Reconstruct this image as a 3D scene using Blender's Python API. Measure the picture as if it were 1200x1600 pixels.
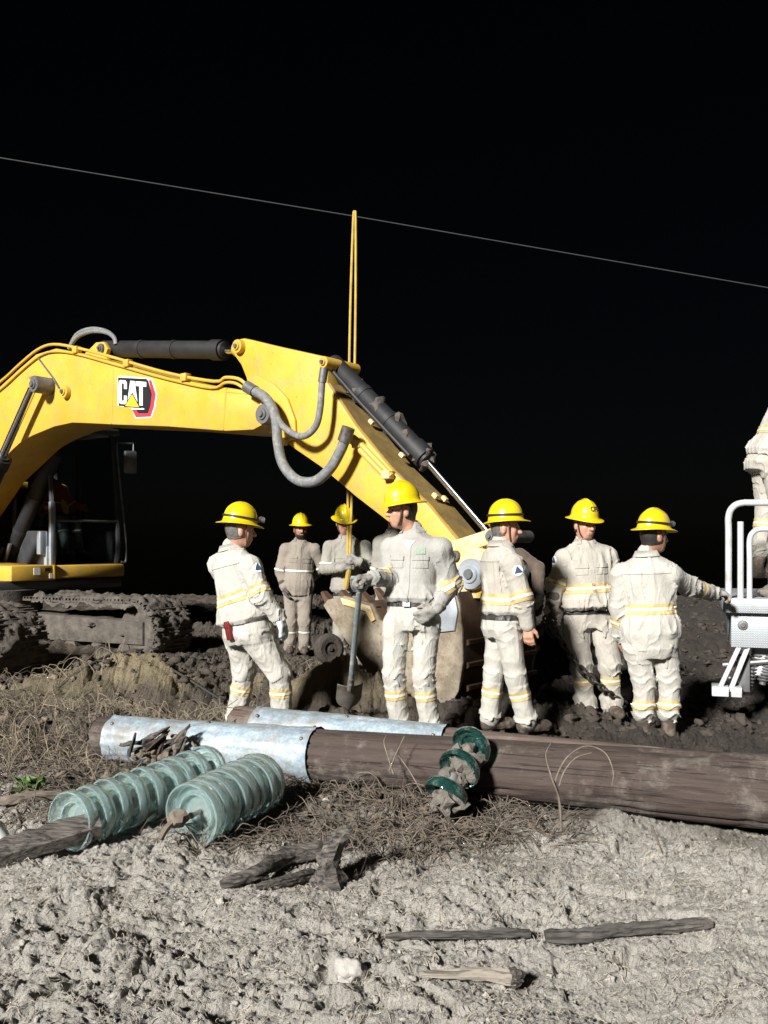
import bpy, bmesh, math, random
import numpy as np
from mathutils import Vector, Matrix
R_ = math.radians
random.seed(7); RNG = np.random.default_rng(11)
for o in list(bpy.data.objects): bpy.data.objects.remove(o)
SC = bpy.context.scene
COL = SC.collection

# ---------------------------------------------------------------- camera, sky, light, exposure
FPX, CX, HY, CAMZ = 1400.0, 600.0, 846.0, 1.44      # focal length in photo pixels, horizon row, eye height
cam = bpy.data.cameras.new('camera'); camo = bpy.data.objects.new('camera', cam); COL.objects.link(camo)
camo.location = (0, 0, CAMZ); camo.rotation_euler = (R_(90), 0, 0)
cam.sensor_fit = 'VERTICAL'; cam.sensor_height = 36; cam.lens = 36*FPX/1600
cam.shift_y = (HY-800)/1600; cam.clip_start = .05; cam.clip_end = 2000
SC.camera = camo
LDIR = Vector((-.475, -.75, .455)).normalized()        # towards the work light
w = bpy.data.worlds.new('World'); SC.world = w; w.use_nodes = True
nt = w.node_tree; bg = nt.nodes['Background']
sky = nt.nodes.new('ShaderNodeTexSky'); sky.sky_type = 'NISHITA'; sky.sun_disc = False
sky.sun_elevation = math.asin(LDIR.z); sky.sun_rotation = math.atan2(LDIR.x, LDIR.y)
nt.links.new(sky.outputs[0], bg.inputs[0]); bg.inputs[1].default_value = .0002
sl = bpy.data.lights.new('sun', 'SUN'); sl.energy = 4.6; sl.angle = R_(7); sl.color = (1, .985, .955)
so = bpy.data.objects.new('sun', sl); COL.objects.link(so); so.location = (-9, -6, 10)
so.rotation_euler = (-LDIR).to_track_quat('-Z', 'Y').to_euler()
SC.view_settings.view_transform = 'Standard'; SC.view_settings.look = 'None'
SC.view_settings.gamma = 1; SC.view_settings.use_curve_mapping = False
SC.view_settings.exposure = .95

# ---------------------------------------------------------------- helpers
def at(px, py, D): return Vector(((px-CX)/FPX*D, D, CAMZ-(py-HY)/FPX*D))
def N(v): return Vector(v).normalized()

def new_obj(name, me, mat=None, parent=None):
    o = bpy.data.objects.new(name, me); COL.objects.link(o)
    if mat is not None and me is not None and len(me.materials) == 0: me.materials.append(mat)
    if parent is not None: o.parent = parent
    return o
def tag(o, label=None, cat=None, group=None, kind=None):
    if label: o['label'] = label
    if cat: o['category'] = cat
    if group: o['group'] = group
    if kind: o['kind'] = kind
    return o
def empty(name, loc, label, cat, group=None):
    o = bpy.data.objects.new(name, None); COL.objects.link(o); o.location = loc; o.empty_display_size = .1
    bpy.context.view_layer.update()
    return tag(o, label, cat, group)
def wchild(name, me, mat, root):
    """part whose mesh is given in world coordinates"""
    o = new_obj(name, me, mat); o.parent = root
    l = root.location.copy()
    p = root
    while p.parent is not None:
        p = p.parent; l += p.location
    me.transform(Matrix.Translation(-l))
    return o
def mesh_np(name, V, F, smooth=True):
    me = bpy.data.meshes.new(name)
    V = np.asarray(V, np.float32); F = np.asarray(F, np.int32)
    n = F.shape[1]
    me.vertices.add(len(V)); me.vertices.foreach_set('co', V.ravel())
    me.loops.add(F.size); me.loops.foreach_set('vertex_index', F.ravel())
    me.polygons.add(len(F)); me.polygons.foreach_set('loop_start', np.arange(0, F.size, n, dtype=np.int32))
    me.polygons.foreach_set('use_smooth', np.full(len(F), smooth))
    me.update(calc_edges=True); me.validate()
    return me
def bm_mesh(name, bm, smooth=False, angle=None):
    me = bpy.data.meshes.new(name); bm.normal_update(); bm.to_mesh(me); bm.free()
    if smooth:
        me.polygons.foreach_set('use_smooth', [True]*len(me.polygons))
        if angle: 
            try: me.set_sharp_from_angle(angle=R_(angle))
            except Exception: pass
    return me
def b_prism(bm, pts, ext, bevel=0):
    """closed solid from a planar outline pushed along ext"""
    ext = Vector(ext)
    a = [bm.verts.new(p) for p in pts]; b = [bm.verts.new(Vector(p)+ext) for p in pts]
    n = len(a); fs = [bm.faces.new(a[::-1]), bm.faces.new(b)]
    for i in range(n): fs.append(bm.faces.new((a[i], a[(i+1) % n], b[(i+1) % n], b[i])))
    bmesh.ops.recalc_face_normals(bm, faces=fs)
    if bevel:
        es = list({e for f in fs[:2] for e in f.edges})
        bmesh.ops.bevel(bm, geom=es, offset=bevel, segments=2, affect='EDGES', profile=.5)
def b_box(bm, c, sx, sy, sz, rx=(1, 0, 0), ry=(0, 1, 0), bevel=0):
    rx = N(rx); ry = N(ry); rz = rx.cross(ry); c = Vector(c)
    vs = [bm.verts.new(c+rx*sx/2*i+ry*sy/2*j+rz*sz/2*k) for k in (-1, 1) for j in (-1, 1) for i in (-1, 1)]
    fs = [bm.faces.new([vs[i] for i in q]) for q in ((0, 2, 3, 1), (4, 5, 7, 6), (0, 1, 5, 4), (2, 6, 7, 3), (0, 4, 6, 2), (1, 3, 7, 5))]
    bmesh.ops.recalc_face_normals(bm, faces=fs)
    if bevel:
        es = list({e for f in fs for e in f.edges})
        bmesh.ops.bevel(bm, geom=es, offset=bevel, segments=2, affect='EDGES', profile=.5)
def smooth_path(pts, n=6, closed=False):
    P = [Vector(p) for p in pts]; out = []
    m = len(P)
    for i in range(m-1):
        p0 = P[max(i-1, 0)]; p1 = P[i]; p2 = P[i+1]; p3 = P[min(i+2, m-1)]
        for k in range(n):
            t = k/n
            out.append(.5*((2*p1)+(p2-p0)*t+(2*p0-5*p1+4*p2-p3)*t*t+(3*p1-p0-3*p2+p3)*t**3))
    out.append(P[-1]); return out
def b_tube(bm, pts, r, seg=8, caps=True, r2=None, squash=None):
    """tube along a path; r scalar or list"""
    pts = [Vector(p) for p in pts]; n = len(pts)
    rs = r if isinstance(r, (list, tuple)) else [r+(((r2 if r2 is not None else r)-r)*i/max(n-1, 1)) for i in range(n)]
    ref = None; rings = []
    for i in range(n):
        d = (pts[min(i+1, n-1)]-pts[max(i-1, 0)])
        d = d.normalized() if d.length > 1e-9 else Vector((0, 0, 1))
        if ref is None:
            ref = Vector((0, 0, 1)) if abs(d.z) < .9 else Vector((1, 0, 0))
        u = (ref-d*ref.dot(d)).normalized(); v = d.cross(u); ref = u
        rings.append([bm.verts.new(pts[i]+(u*math.cos(2*math.pi*k/seg)+v*math.sin(2*math.pi*k/seg))*rs[i]) for k in range(seg)])
    for i in range(n-1):
        for k in range(seg):
            bm.faces.new((rings[i][k], rings[i][(k+1) % seg], rings[i+1][(k+1) % seg], rings[i+1][k]))
    if caps:
        bm.faces.new(rings[0][::-1]); bm.faces.new(rings[-1])
def tube(name, pts, r, mat, root, seg=10, r2=None, sm=45):
    bm = bmesh.new(); b_tube(bm, pts, r, seg, True, r2)
    return wchild(name, bm_mesh(name, bm, True, sm), mat, root)
def cyl(bm, a, b, r, seg=20): b_tube(bm, [a, b], r, seg)
def b_lathe(bm, prof, o, ax, seg=32):
    """prof list of (radius, height) about axis ax at o"""
    ax = N(ax); u = ax.orthogonal().normalized(); v = ax.cross(u); o = Vector(o)
    rings = []
    for (r, h) in prof:
        if r < 1e-6: rings.append([bm.verts.new(o+ax*h)])
        else: rings.append([bm.verts.new(o+ax*h+(u*math.cos(2*math.pi*k/seg)+v*math.sin(2*math.pi*k/seg))*r) for k in range(seg)])
    fs = []
    for a, b in zip(rings[:-1], rings[1:]):
        for k in range(seg):
            k2 = (k+1) % seg
            if len(a) == 1 and len(b) == 1: continue
            if len(a) == 1: fs.append(bm.faces.new((a[0], b[k2], b[k])))
            elif len(b) == 1: fs.append(bm.faces.new((a[k], a[k2], b[0])))
            else: fs.append(bm.faces.new((a[k], a[k2], b[k2], b[k])))
    bmesh.ops.recalc_face_normals(bm, faces=fs)

# ---- numpy noise
TB3 = RNG.random((32, 32, 32)).astype(np.float32)*2-1
def vn3(x, y, z):
    xi = np.floor(x).astype(np.int64); yi = np.floor(y).astype(np.int64); zi = np.floor(z).astype(np.int64)
    fx = x-xi; fy = y-yi; fz = z-zi
    fx = fx*fx*(3-2*fx); fy = fy*fy*(3-2*fy); fz = fz*fz*(3-2*fz)
    a = xi & 31; b = yi & 31; c = zi & 31; a1 = (a+1) & 31; b1 = (b+1) & 31; c1 = (c+1) & 31
    def L(p, q, t): return p+(q-p)*t
    return L(L(L(TB3[a, b, c], TB3[a1, b, c], fx), L(TB3[a, b1, c], TB3[a1, b1, c], fx), fy),
             L(L(TB3[a, b, c1], TB3[a1, b, c1], fx), L(TB3[a, b1, c1], TB3[a1, b1, c1], fx), fy), fz)
ANG = RNG.random((256, 256))*2*np.pi
GX2, GY2 = np.cos(ANG), np.sin(ANG)
def gn2(x, y):
    """gradient noise about -1..1"""
    xi = np.floor(x).astype(np.int64); yi = np.floor(y).astype(np.int64)
    fx = x-xi; fy = y-yi
    u = fx*fx*fx*(fx*(fx*6-15)+10); v = fy*fy*fy*(fy*(fy*6-15)+10)
    a = xi & 255; b = yi & 255; a1 = (a+1) & 255; b1 = (b+1) & 255
    n00 = GX2[a, b]*fx+GY2[a, b]*fy; n10 = GX2[a1, b]*(fx-1)+GY2[a1, b]*fy
    n01 = GX2[a, b1]*fx+GY2[a, b1]*(fy-1); n11 = GX2[a1, b1]*(fx-1)+GY2[a1, b1]*(fy-1)
    return 1.5*((n00*(1-u)+n10*u)*(1-v)+(n01*(1-u)+n11*u)*v)

# ---------------------------------------------------------------- materials
class MT:
    def __init__(s, name):
        s.m = bpy.data.materials.new(name); s.m.use_nodes = True
        s.t = s.m.node_tree; s.b = s.t.nodes['Principled BSDF']; s.co = None
    def n(s, t, **kw):
        k = s.t.nodes.new(t)
        for a, v in kw.items(): setattr(k, a, v)
        return k
    def link(s, a, b): s.t.links.new(a, b)
    def coords(s, kind='Object'):
        if s.co is None: s.co = s.n('ShaderNodeTexCoord')
        return s.co.outputs[kind]
    def noise(s, scale, detail=5, rough=.6, vec=None, dist=0):
        k = s.n('ShaderNodeTexNoise'); k.inputs['Scale'].default_value = scale; k.inputs['Detail'].default_value = detail
        k.inputs['Roughness'].default_value = rough; k.inputs['Distortion'].default_value = dist
        s.link(vec if vec is not None else s.coords(), k.inputs['Vector']); return k.outputs['Fac']
    def map(s, scale, kind='Object'):
        k = s.n('ShaderNodeMapping'); k.inputs['Scale'].default_value = scale
        s.link(s.coords(kind), k.inputs['Vector']); return k.outputs[0]
    def ramp(s, fac, a, b, ca=(0, 0, 0, 1), cb=(1, 1, 1, 1)):
        k = s.n('ShaderNodeValToRGB'); e = k.color_ramp.elements
        e[0].position = a; e[0].color = ca; e[1].position = b; e[1].color = cb
        s.link(fac, k.inputs[0]); return k.outputs[0]
    def mix(s, fac, a, b, mode='MIX'):
        k = s.n('ShaderNodeMix', data_type='RGBA', blend_type=mode)
        for v, i in ((fac, 0), (a, 6), (b, 7)):
            if isinstance(v, (int, float)): k.inputs[i].default_value = v
            elif isinstance(v, tuple): k.inputs[i].default_value = v if len(v) == 4 else (*v, 1)
            else: s.link(v, k.inputs[i])
        return k.outputs[2]
    def math(s, op, a, b):
        k = s.n('ShaderNodeMath', operation=op)
        for v, i in ((a, 0), (b, 1)):
            if isinstance(v, (int, float)): k.inputs[i].default_value = v
            else: s.link(v, k.inputs[i])
        return k.outputs[0]
    def bump(s, h, strength=.5, dist=.01, nrm=None):
        k = s.n('ShaderNodeBump'); k.inputs['Strength'].default_value = strength; k.inputs['Distance'].default_value = dist
        s.link(h, k.inputs['Height'])
        if nrm is not None: s.link(nrm, k.inputs['Normal'])
        return k.outputs[0]
    def set(s, col=None, rough=None, metal=None, nrm=None, **kw):
        def put(i, v):
            if v is None: return
            if isinstance(v, (int, float)): s.b.inputs[i].default_value = v
            elif isinstance(v, tuple): s.b.inputs[i].default_value = v if len(v) == 4 else (*v, 1)
            else: s.link(v, s.b.inputs[i])
        put('Base Color', col); put('Roughness', rough); put('Metallic', metal); put('Normal', nrm)
        for k, v in kw.items(): put(k, v)
        return s.m

def m_plain(name, col, rough=.6, metal=0, var=.25, dirt=None, dscale=6, bump=.15, bscale=60):
    t = MT(name); n = t.noise(dscale, 6)
    dk = tuple(c*(1-var) for c in col); lt = tuple(min(c*(1+var*.5), 1) for c in col)
    c = t.mix(t.ramp(n, .3, .7), dk, lt)
    if dirt: c = t.mix(t.ramp(t.noise(dscale*.6, 8, .7), .5, .62), c, dirt)
    return t.set(c, rough, metal, t.bump(t.noise(bscale, 4), bump, .004))

def m_cloth(name, col, mudcol=(.16, .125, .09), mud=.45):
    t = MT(name)
    n = t.noise(5, 6, .62); f = t.noise(38, 5, .6, t.map((1, 1, .35)))
    c = t.mix(t.ramp(n, .32, .7), tuple(x*.80 for x in col), tuple(x*1.06 for x in col))
    sp = t.ramp(t.noise(6, 10, .76), .47, .68); geo = t.n('ShaderNodeSeparateXYZ'); t.link(t.coords(), geo.inputs[0])
    low = t.ramp(geo.outputs[2], -.02, .75, (1, 1, 1, 1), (.38, .38, .38, 1))
    c = t.mix(t.math('MULTIPLY', t.math('MULTIPLY', sp, low), mud), c, mudcol)
    c = t.mix(t.math('MULTIPLY', t.ramp(t.noise(70, 3), .62, .7), mud*.5), c, mudcol)
    rd = t.math('ABSOLUTE', t.math('SUBTRACT', t.noise(8, 3, .5, t.map((1.2, 1.2, .55)), 1.2), .5), 0)
    rd2 = t.math('ABSOLUTE', t.math('SUBTRACT', t.noise(17, 3, .5, t.map((1, 1, 1.3)), 1.6), .5), 0)
    w0 = t.bump(rd2, .12, .02, t.bump(rd, .30, .05)); w1 = t.bump(f, .14, .008, w0); w2 = t.bump(t.noise(420, 2, .5), .18, .002, w1)
    return t.set(c, .88, 0, w2, **{'Sheen Weight': .15})

M = {}
M['cloth'] = m_cloth('pale_work_cloth', (.42, .39, .335), mud=.65)
M['cloth_clean'] = m_cloth('white_work_cloth', (.455, .435, .385), mud=.5)
M['cloth_grey'] = m_cloth('grey_work_cloth', (.37, .36, .33), mud=.65)
M['cloth_khaki'] = m_cloth('dim_muddy_khaki_cloth', (.25, .215, .175), mud=.45)  # darker base colour stands in for weaker light at the back
M['cloth_rear'] = m_cloth('dim_muddy_grey_cloth', (.275, .26, .22), mud=.6)  # dimmed likewise: light falloff put into the cloth colour, mud stains on top
M['cloth_brown'] = m_cloth('brown_cloth', (.10, .07, .05), mud=.5)
M['cloth_orange'] = m_cloth('orange_vest_cloth', (.55, .08, .03), mud=.3)
M['cloth_navy'] = m_cloth('dark_trouser_cloth', (.05, .06, .06), mud=.3)
M['undershirt'] = m_plain('white_undershirt', (.75, .75, .74), .9, var=.08)
M['tape_yellow'] = m_plain('yellow_tape', (.57, .42, .17), .7, var=.35, dscale=14)
M['tape_silver'] = m_plain('silver_tape', (.74, .71, .62), .4, var=.2, dscale=20)
M['skin'] = m_plain('skin', (.50, .265, .18), .5, var=.22, dscale=28, bump=.2, bscale=160)
M['skin_dark'] = m_plain('tanned_skin', (.34, .175, .11), .5, var=.22, dscale=28, bump=.2, bscale=160)
M['hair'] = m_plain('dark_hair', (.018, .014, .012), .6, var=.5, bump=.8, bscale=200)
M['hair_grey'] = m_plain('greying_hair', (.12, .11, .10), .6, var=.6, dscale=60, bump=.8, bscale=200)
M['eye'] = m_plain('eye_dark', (.01, .008, .007), .2, var=0)
M['helmet'] = m_plain('yellow_hard_hat', (.66, .49, .008), .28, var=.14, dscale=9, dirt=(.52, .39, .06), bump=.05, bscale=14)
M['black'] = m_plain('black_rubber', (.018, .018, .019), .6, var=.4)
M['belt'] = m_plain('black_belt', (.03, .027, .025), .5)
M['leather_red'] = m_plain('dark_red_leather', (.16, .018, .016), .5)
M['glove_grey'] = m_plain('grey_muddy_glove', (.27, .26, .235), .9, dirt=(.13, .11, .09), dscale=20, bump=.5, bscale=90)
M['glove_white'] = m_plain('pale_blue_glove', (.56, .62, .62), .9, dirt=(.35, .36, .34), dscale=16, bump=.4, bscale=90)
M['glove_dark'] = m_plain('dark_glove', (.07, .062, .055), .9, dirt=(.12, .10, .08), dscale=20, bump=.5)
M['boot'] = m_plain('muddy_boot', (.055, .04, .03), .85, dirt=(.13, .10, .075), dscale=18, bump=.8, bscale=50)
M['lamp_lens'] = m_plain('lamp_lens', (.82, .84, .86), .2, 0, var=.1)
M['patch_blue'] = m_plain('navy_patch', (.03, .06, .13), .8)
M['patch_green'] = m_plain('green_embroidery', (.30, .38, .29), .9, var=.4, dscale=120)
M['white_paint'] = m_plain('white_truck_paint', (.48, .50, .51), .4, dirt=(.36, .34, .30), dscale=5, var=.1)
M['grey_metal'] = m_plain('grey_metal', (.20, .20, .20), .5, .6, dirt=(.10, .085, .07))
M['chrome'] = m_plain('chrome_rod', (.78, .79, .8), .16, 1, var=.05, bump=.02)
M['hose'] = m_plain('grey_hose', (.16, .165, .165), .7, dirt=(.25, .24, .22), dscale=30)
M['rust'] = m_plain('rusty_steel', (.10, .055, .03), .85, .1, dirt=(.04, .03, .025), dscale=10, bump=.6)
M['dark_frame'] = m_plain('black_cab_frame', (.045, .045, .048), .45, var=.3)
M['silver'] = m_plain('silver_trim', (.5, .54, .58), .35, .5)
M['seat'] = m_plain('dark_seat', (.03, .03, .032), .8)
M['decal_white'] = m_plain('decal_white', (.82, .82, .81), .45, var=.05)
M['decal_black'] = m_plain('decal_black', (.015, .015, .017), .45, var=.2)
M['decal_red'] = m_plain('decal_red', (.62, .035, .06), .45, var=.12)
M['decal_yellow'] = m_plain('decal_yellow', (.80, .50, .03), .45, var=.05)
M['ink'] = m_plain('dark_ink', (.05, .05, .03), .6)
M['wire'] = m_plain('grey_wire', (.028, .028, .030), .8, 0)
M['sling'] = m_plain('yellow_sling', (.46, .31, .06), .85, bump=.6, bscale=200)
M['chain'] = m_plain('dark_chain', (.075, .065, .055), .6, .6, dirt=(.06, .048, .038), dscale=30)
M['shovel_metal'] = m_plain('muddy_shovel_steel', (.20, .175, .15), .7, .2, dirt=(.10, .08, .06), dscale=14, bump=.6)
M['shovel_handle'] = m_plain('grey_shovel_handle', (.17, .20, .20), .7, dirt=(.33, .33, .31), dscale=22, bump=.4)

def m_yellow():
    t = MT('machine_yellow_paint')
    n = t.noise(2.2, 8, .65); c = t.mix(t.ramp(n, .3, .7), (.53, .315, .032), (.63, .39, .052))
    d = t.ramp(t.noise(5, 10, .78), .48, .68); c = t.mix(t.math('MULTIPLY', d, .7), c, (.37, .27, .12))
    sp = t.ramp(t.noise(30, 4, .6), .66, .72); c = t.mix(sp, c, (.20, .13, .05))
    return t.set(c, t.ramp(n, .3, .8, (.34,)*3+(1,), (.55,)*3+(1,)), 0, t.bump(t.noise(9, 3), .05, .01))
def m_yellow_dusty():
    t = MT('dusty_yellow_steel')
    n = t.noise(6, 9, .7); c = t.mix(t.ramp(n, .38, .62), (.72, .46, .09), (.66, .55, .34))
    c = t.mix(t.ramp(t.noise(16, 6, .7), .58, .68), c, (.24, .17, .10))
    return t.set(c, .75, 0, t.bump(t.noise(40, 5), .4, .006))
def m_mud(name, a, b, bs=14):
    t = MT(name); n = t.noise(7, 9, .7); c = t.mix(t.ramp(n, .35, .68), a, b)
    return t.set(c, .92, 0, t.bump(t.noise(bs, 10, .7), .9, .03))
def m_bucket():
    t = MT('bucket_dried_mud'); n = t.noise(4, 10, .72); c = t.mix(t.ramp(n, .35, .65), (.13, .095, .06), (.33, .285, .215))
    c = t.mix(t.ramp(t.noise(30, 5), .6, .68), c, (.13, .09, .055))
    return t.set(c, .9, 0, t.bump(t.noise(24, 8, .7), .7, .012))
def m_wood(name, a, b, streak, rough=.8):
    t = MT(name); v = t.map((.8, 14, 14)); n = t.noise(1.6, 10, .72, v, 1.0)
    c = t.mix(t.ramp(n, .3, .7), a, b)
    lines = t.ramp(t.noise(2.0, 6, .6, t.map((.35, 30, 30)), .8), .60, .70); c = t.mix(t.math('MULTIPLY', lines, .75), c, streak)
    md = t.ramp(t.noise(3.2, 10, .78), .52, .68); c = t.mix(t.math('MULTIPLY', md, .6), c, (.24, .215, .185))
    h = t.math('ADD', n, t.math('MULTIPLY', lines, -.9))
    return t.set(c, rough, 0, t.bump(t.noise(90, 4), .2, .003, t.bump(h, .8, .012)))
def m_galv():
    t = MT('galvanised_sleeve'); n = t.noise(9, 8, .7); vo = t.n('ShaderNodeTexVoronoi'); vo.inputs['Scale'].default_value = 55; t.link(t.coords(), vo.inputs['Vector'])
    c = t.mix(t.ramp(n, .3, .7), (.20, .265, .315), (.38, .455, .505)); c = t.mix(.22, c, vo.outputs['Distance'], 'OVERLAY')
    md = t.ramp(t.noise(5, 10, .78), .46, .60); c = t.mix(t.math('MULTIPLY', md, .8), c, (.24, .215, .18))
    return t.set(c, t.ramp(n, .3, .7, (.38,)*3+(1,), (.62,)*3+(1,)), .12, t.bump(t.noise(7, 4), .35, .02))
def m_glass_ins(name, col, dirt, amt):
    t = MT(name); d = t.math('MULTIPLY', t.ramp(t.noise(12, 8, .7), .5, .7), amt)
    c = t.mix(d, col, dirt)
    tr = t.math('SUBTRACT', .84, t.math('MULTIPLY', d, .6))
    t.link(tr, t.b.inputs['Transmission Weight'])
    return t.set(c, t.math('ADD', .06, t.math('MULTIPLY', d, .5)), 0, t.bump(t.noise(14, 3), .12, .01), IOR=1.45, **{'Coat Weight': 1.0, 'Coat Roughness': .06})
def m_pane():
    t = MT('dark_cab_glass'); return t.set((.60, .66, .64), .04, 0, None, **{'Transmission Weight': 1.0, 'IOR': 1.05})
def m_diamond():
    t = MT('white_diamond_plate')
    sx = t.n('ShaderNodeSeparateXYZ'); t.link(t.coords(), sx.inputs[0])
    u = t.math('ADD', t.math('MULTIPLY', sx.outputs[0], 1), sx.outputs[1]); v = sx.outputs[2]
    a = t.math('SINE', t.math('MULTIPLY', t.math('ADD', u, v), 170.), 0); b = t.math('SINE', t.math('MULTIPLY', t.math('SUBTRACT', u, v), 170.), 0)
    h = t.math('MULTIPLY', a, b); hh = t.ramp(h, .25, .55)
    c = t.mix(hh, (.36, .385, .40), (.54, .565, .58)); c = t.mix(t.math('MULTIPLY', t.ramp(t.noise(6, 8, .7), .52, .66), .4), c, (.33, .31, .28))
    return t.set(c, .42, .2, t.bump(hh, .9, .006))
def m_bark():
    t = MT('charred_wood'); v = t.map((3, 30, 30)); n = t.noise(2.2, 8, .7, v, .5)
    c = t.mix(t.ramp(n, .4, .62), (.014, .012, .011), (.16, .14, .12))
    return t.set(c, .85, 0, t.bump(n, .9, .012))
def m_ground():
    t = MT('churned_mud')
    a = t.n('ShaderNodeAttribute', attribute_name='soil'); s = t.n('ShaderNodeSeparateColor'); t.link(a.outputs['Color'], s.inputs[0])
    n = t.noise(6, 10, .72); f = t.noise(46, 8, .7); sp = t.noise(150, 4, .6)
    dry = t.mix(t.ramp(n, .3, .7), (.43, .40, .35), (.60, .565, .51)); dry = t.mix(t.ramp(f, .30, .46, (1,)*4, (0, 0, 0, 1)), dry, (.25, .225, .19))
    wet = t.mix(t.ramp(n, .3, .7), (.032, .025, .020), (.070, .056, .044)); wet = t.mix(t.ramp(f, .55, .72), wet, (.11, .09, .07))
    tan = t.mix(t.ramp(n, .3, .7), (.25, .20, .115), (.37, .31, .19))
    c = t.mix(s.outputs[0], dry, wet); c = t.mix(s.outputs[1], c, tan)
    br = t.mix(t.ramp(n, .35, .65), (.075, .06, .045), (.165, .135, .10)); c = t.mix(s.outputs[2], c, br)
    b0 = t.bump(t.math('ABSOLUTE', t.math('SUBTRACT', t.noise(28, 7, .68, None, .8), .5), 0), .8, .10); b1 = t.bump(f, .9, .03, b0); b2 = t.bump(sp, .7, .010, b1)
    return t.set(c, .93, 0, b2)
M['yellow'] = m_yellow(); M['yellow_dusty'] = m_yellow_dusty(); M['bucket'] = m_bucket(); M['yellow_shade_mud'] = m_plain('shaded_muddy_cover', (.235, .155, .042), .8, var=.35, dirt=(.17, .12, .06), dscale=7, bump=.4)  # cover yellow darkened to paint in the stick front's shade
M['mud'] = m_mud('track_mud', (.055, .047, .039), (.135, .115, .095)); M['mud_pale'] = m_mud('dry_mud', (.17, .145, .115), (.31, .275, .23))
M['mud_grey'] = m_mud('grey_mud', (.13, .115, .095), (.25, .225, .19), 40); M['mud_crumb'] = m_mud('dry_mud_crumbs', (.41, .385, .34), (.55, .52, .465), 40); M['mud_brown'] = m_mud('brown_soil', (.13, .10, .07), (.25, .20, .15), 30)
M['mud_dark'] = m_mud('wet_mud', (.034, .027, .021), (.078, .062, .049))
M['wood'] = m_wood('creosote_pole_wood', (.034, .0235, .019), (.074, .051, .041), (.010, .008, .007))
M['wood_light'] = m_wood('weathered_pole_wood', (.075, .052, .041), (.16, .115, .09), (.03, .02, .016))
M['wood_end'] = m_wood('pole_end_wood', (.06, .04, .03), (.12, .085, .06), (.03, .02, .015))
M['plank'] = m_wood('grey_plank_wood', (.035, .031, .028), (.10, .09, .08), (.02, .017, .015))
M['plank_pale'] = m_wood('pale_driftwood', (.20, .17, .135), (.33, .29, .24), (.08, .065, .05)); M['galv'] = m_galv(); M['bark'] = m_bark()
M['ins_glass'] = m_glass_ins('aqua_insulator_glass', (.80, 1.0, .975), (.58, .68, .65), .05)
M['ins_dark'] = m_glass_ins('muddy_green_insulator_glass', (.05, .20, .17), (.26, .23, .19), .9)
M['ins_cap'] = m_plain('insulator_cap', (.30, .30, .29), .6, .5, dirt=(.22, .19, .15))
M['pane'] = m_pane(); M['diamond'] = m_diamond(); M['ground'] = m_ground()
M['twig'] = m_plain('dry_twig', (.19, .155, .12), .9, var=.5, dscale=20)
M['twig_dark'] = m_plain('muddy_root', (.135, .108, .082), .9, var=.5, dscale=14)
M['straw'] = m_plain('dry_straw', (.30, .25, .175), .9, var=.4, dscale=9)
M['straw_pale'] = m_plain('pale_straw', (.42, .37, .30), .9, var=.4, dscale=9)
M['leaf'] = m_plain('green_leaf', (.09, .17, .035), .7, var=.4, dscale=30)
M['stone'] = m_plain('white_stone', (.46, .44, .40), .9, dirt=(.35, .31, .26), dscale=20, bump=.7)
M['sheet_white'] = m_plain('white_sack', (.68, .67, .64), .8)

# ---------------------------------------------------------------- ground
PF0, PF1 = np.array([-1.80, 5.78]), np.array([1.87, 4.36])       # axis of the front pole on the ground
def sstep(a, b, x):
    t = np.clip((x-a)/(b-a), 0, 1); return t*t*(3-2*t)
MOUNDS = [(-.30, 7.0, .34, .26, .12, .3), (-2.15, 8.2, .55, .40, .42, 1), (-2.9, 7.9, .5, .4, .22, .7), (-1.05, 8.35, .34, .3, .27, .8), (-.55, 7.75, .36, .32, .36, .9), (-.15, 7.55, .3, .25, .30, .6),
          (1.05, 7.25, .42, .3, .20, 0), (.35, 8.1, .5, .4, .15, 0), (-3.0, 6.6, .7, .5, .16, 0), (2.6, 8.8, .8, .6, .22, 0), (1.9, 10.5, 1.4, .8, .25, 0), (-1.7, 9.6, .8, .6, .18, 0), (-2.1, 6.7, .5, .35, .14, .2),
          (-4.2, 8.2, .8, .5, .2, 0), (3.2, 12.5, 2, 1, .3, 0)]
def pole_side(x, y):
    """signed distance behind the front pole's line"""
    d = PF1-PF0; d = d/np.hypot(*d); n = np.array([-d[1], d[0]])
    return (x-PF0[0])*n[0]+(y-PF0[1])*n[1]
def gbase(x, y):
    z = .05*gn2(x*.45+3, y*.45)+.02*gn2(x*1.3, y*1.3+9)
    for (mx, my, rx, ry, h, tn) in MOUNDS:
        z = z+h*np.exp(-(((x-mx)/rx)**2+((y-my)/ry)**2)**1.1)
    far = np.maximum(y-19, 0)  # invented drop-off, shaped so the far field goes black under the sun
    return z-.006*far**1.75
def gheight(x, y):
    wx = x+.05*gn2(x*4, y*4)+.02*gn2(x*11, y*11+5); wy = y+.05*gn2(x*4+31, y*4)+.02*gn2(x*11+7, y*11)
    ps = pole_side(x, y); rg = .56+.48*sstep(-.2, .8, ps)
    patch = .35+.85*sstep(-.3, .4, gn2(x*1.1+40, y*1.1+3))
    z = gbase(x, y)
    z = z+.055*gn2(wx*2.1, wy*2.1)*rg
    z = z+patch*rg*(.075*np.abs(gn2(wx*4.6+1, wy*5.6))+.042*np.abs(gn2(wx*11+5, wy*11))+.034*np.abs(gn2(wx*21, wy*26+8)))
    z = z+.020*np.abs(gn2(wx*40+3*gn2(x*9, y*9), wy*48))+.007*gn2(x*85, y*85)
    # pits and broken crust
    z = z-.06*sstep(.40, .55, gn2(wx*3.1+60, wy*3.6))*rg-.04*sstep(.36, .46, gn2(wx*7.3+20, wy*9))*rg
    z = z-.035*np.exp(-(gn2(wx*1.4+5, wy*2.6)/.05)**2)*rg
    return z-.045
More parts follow.
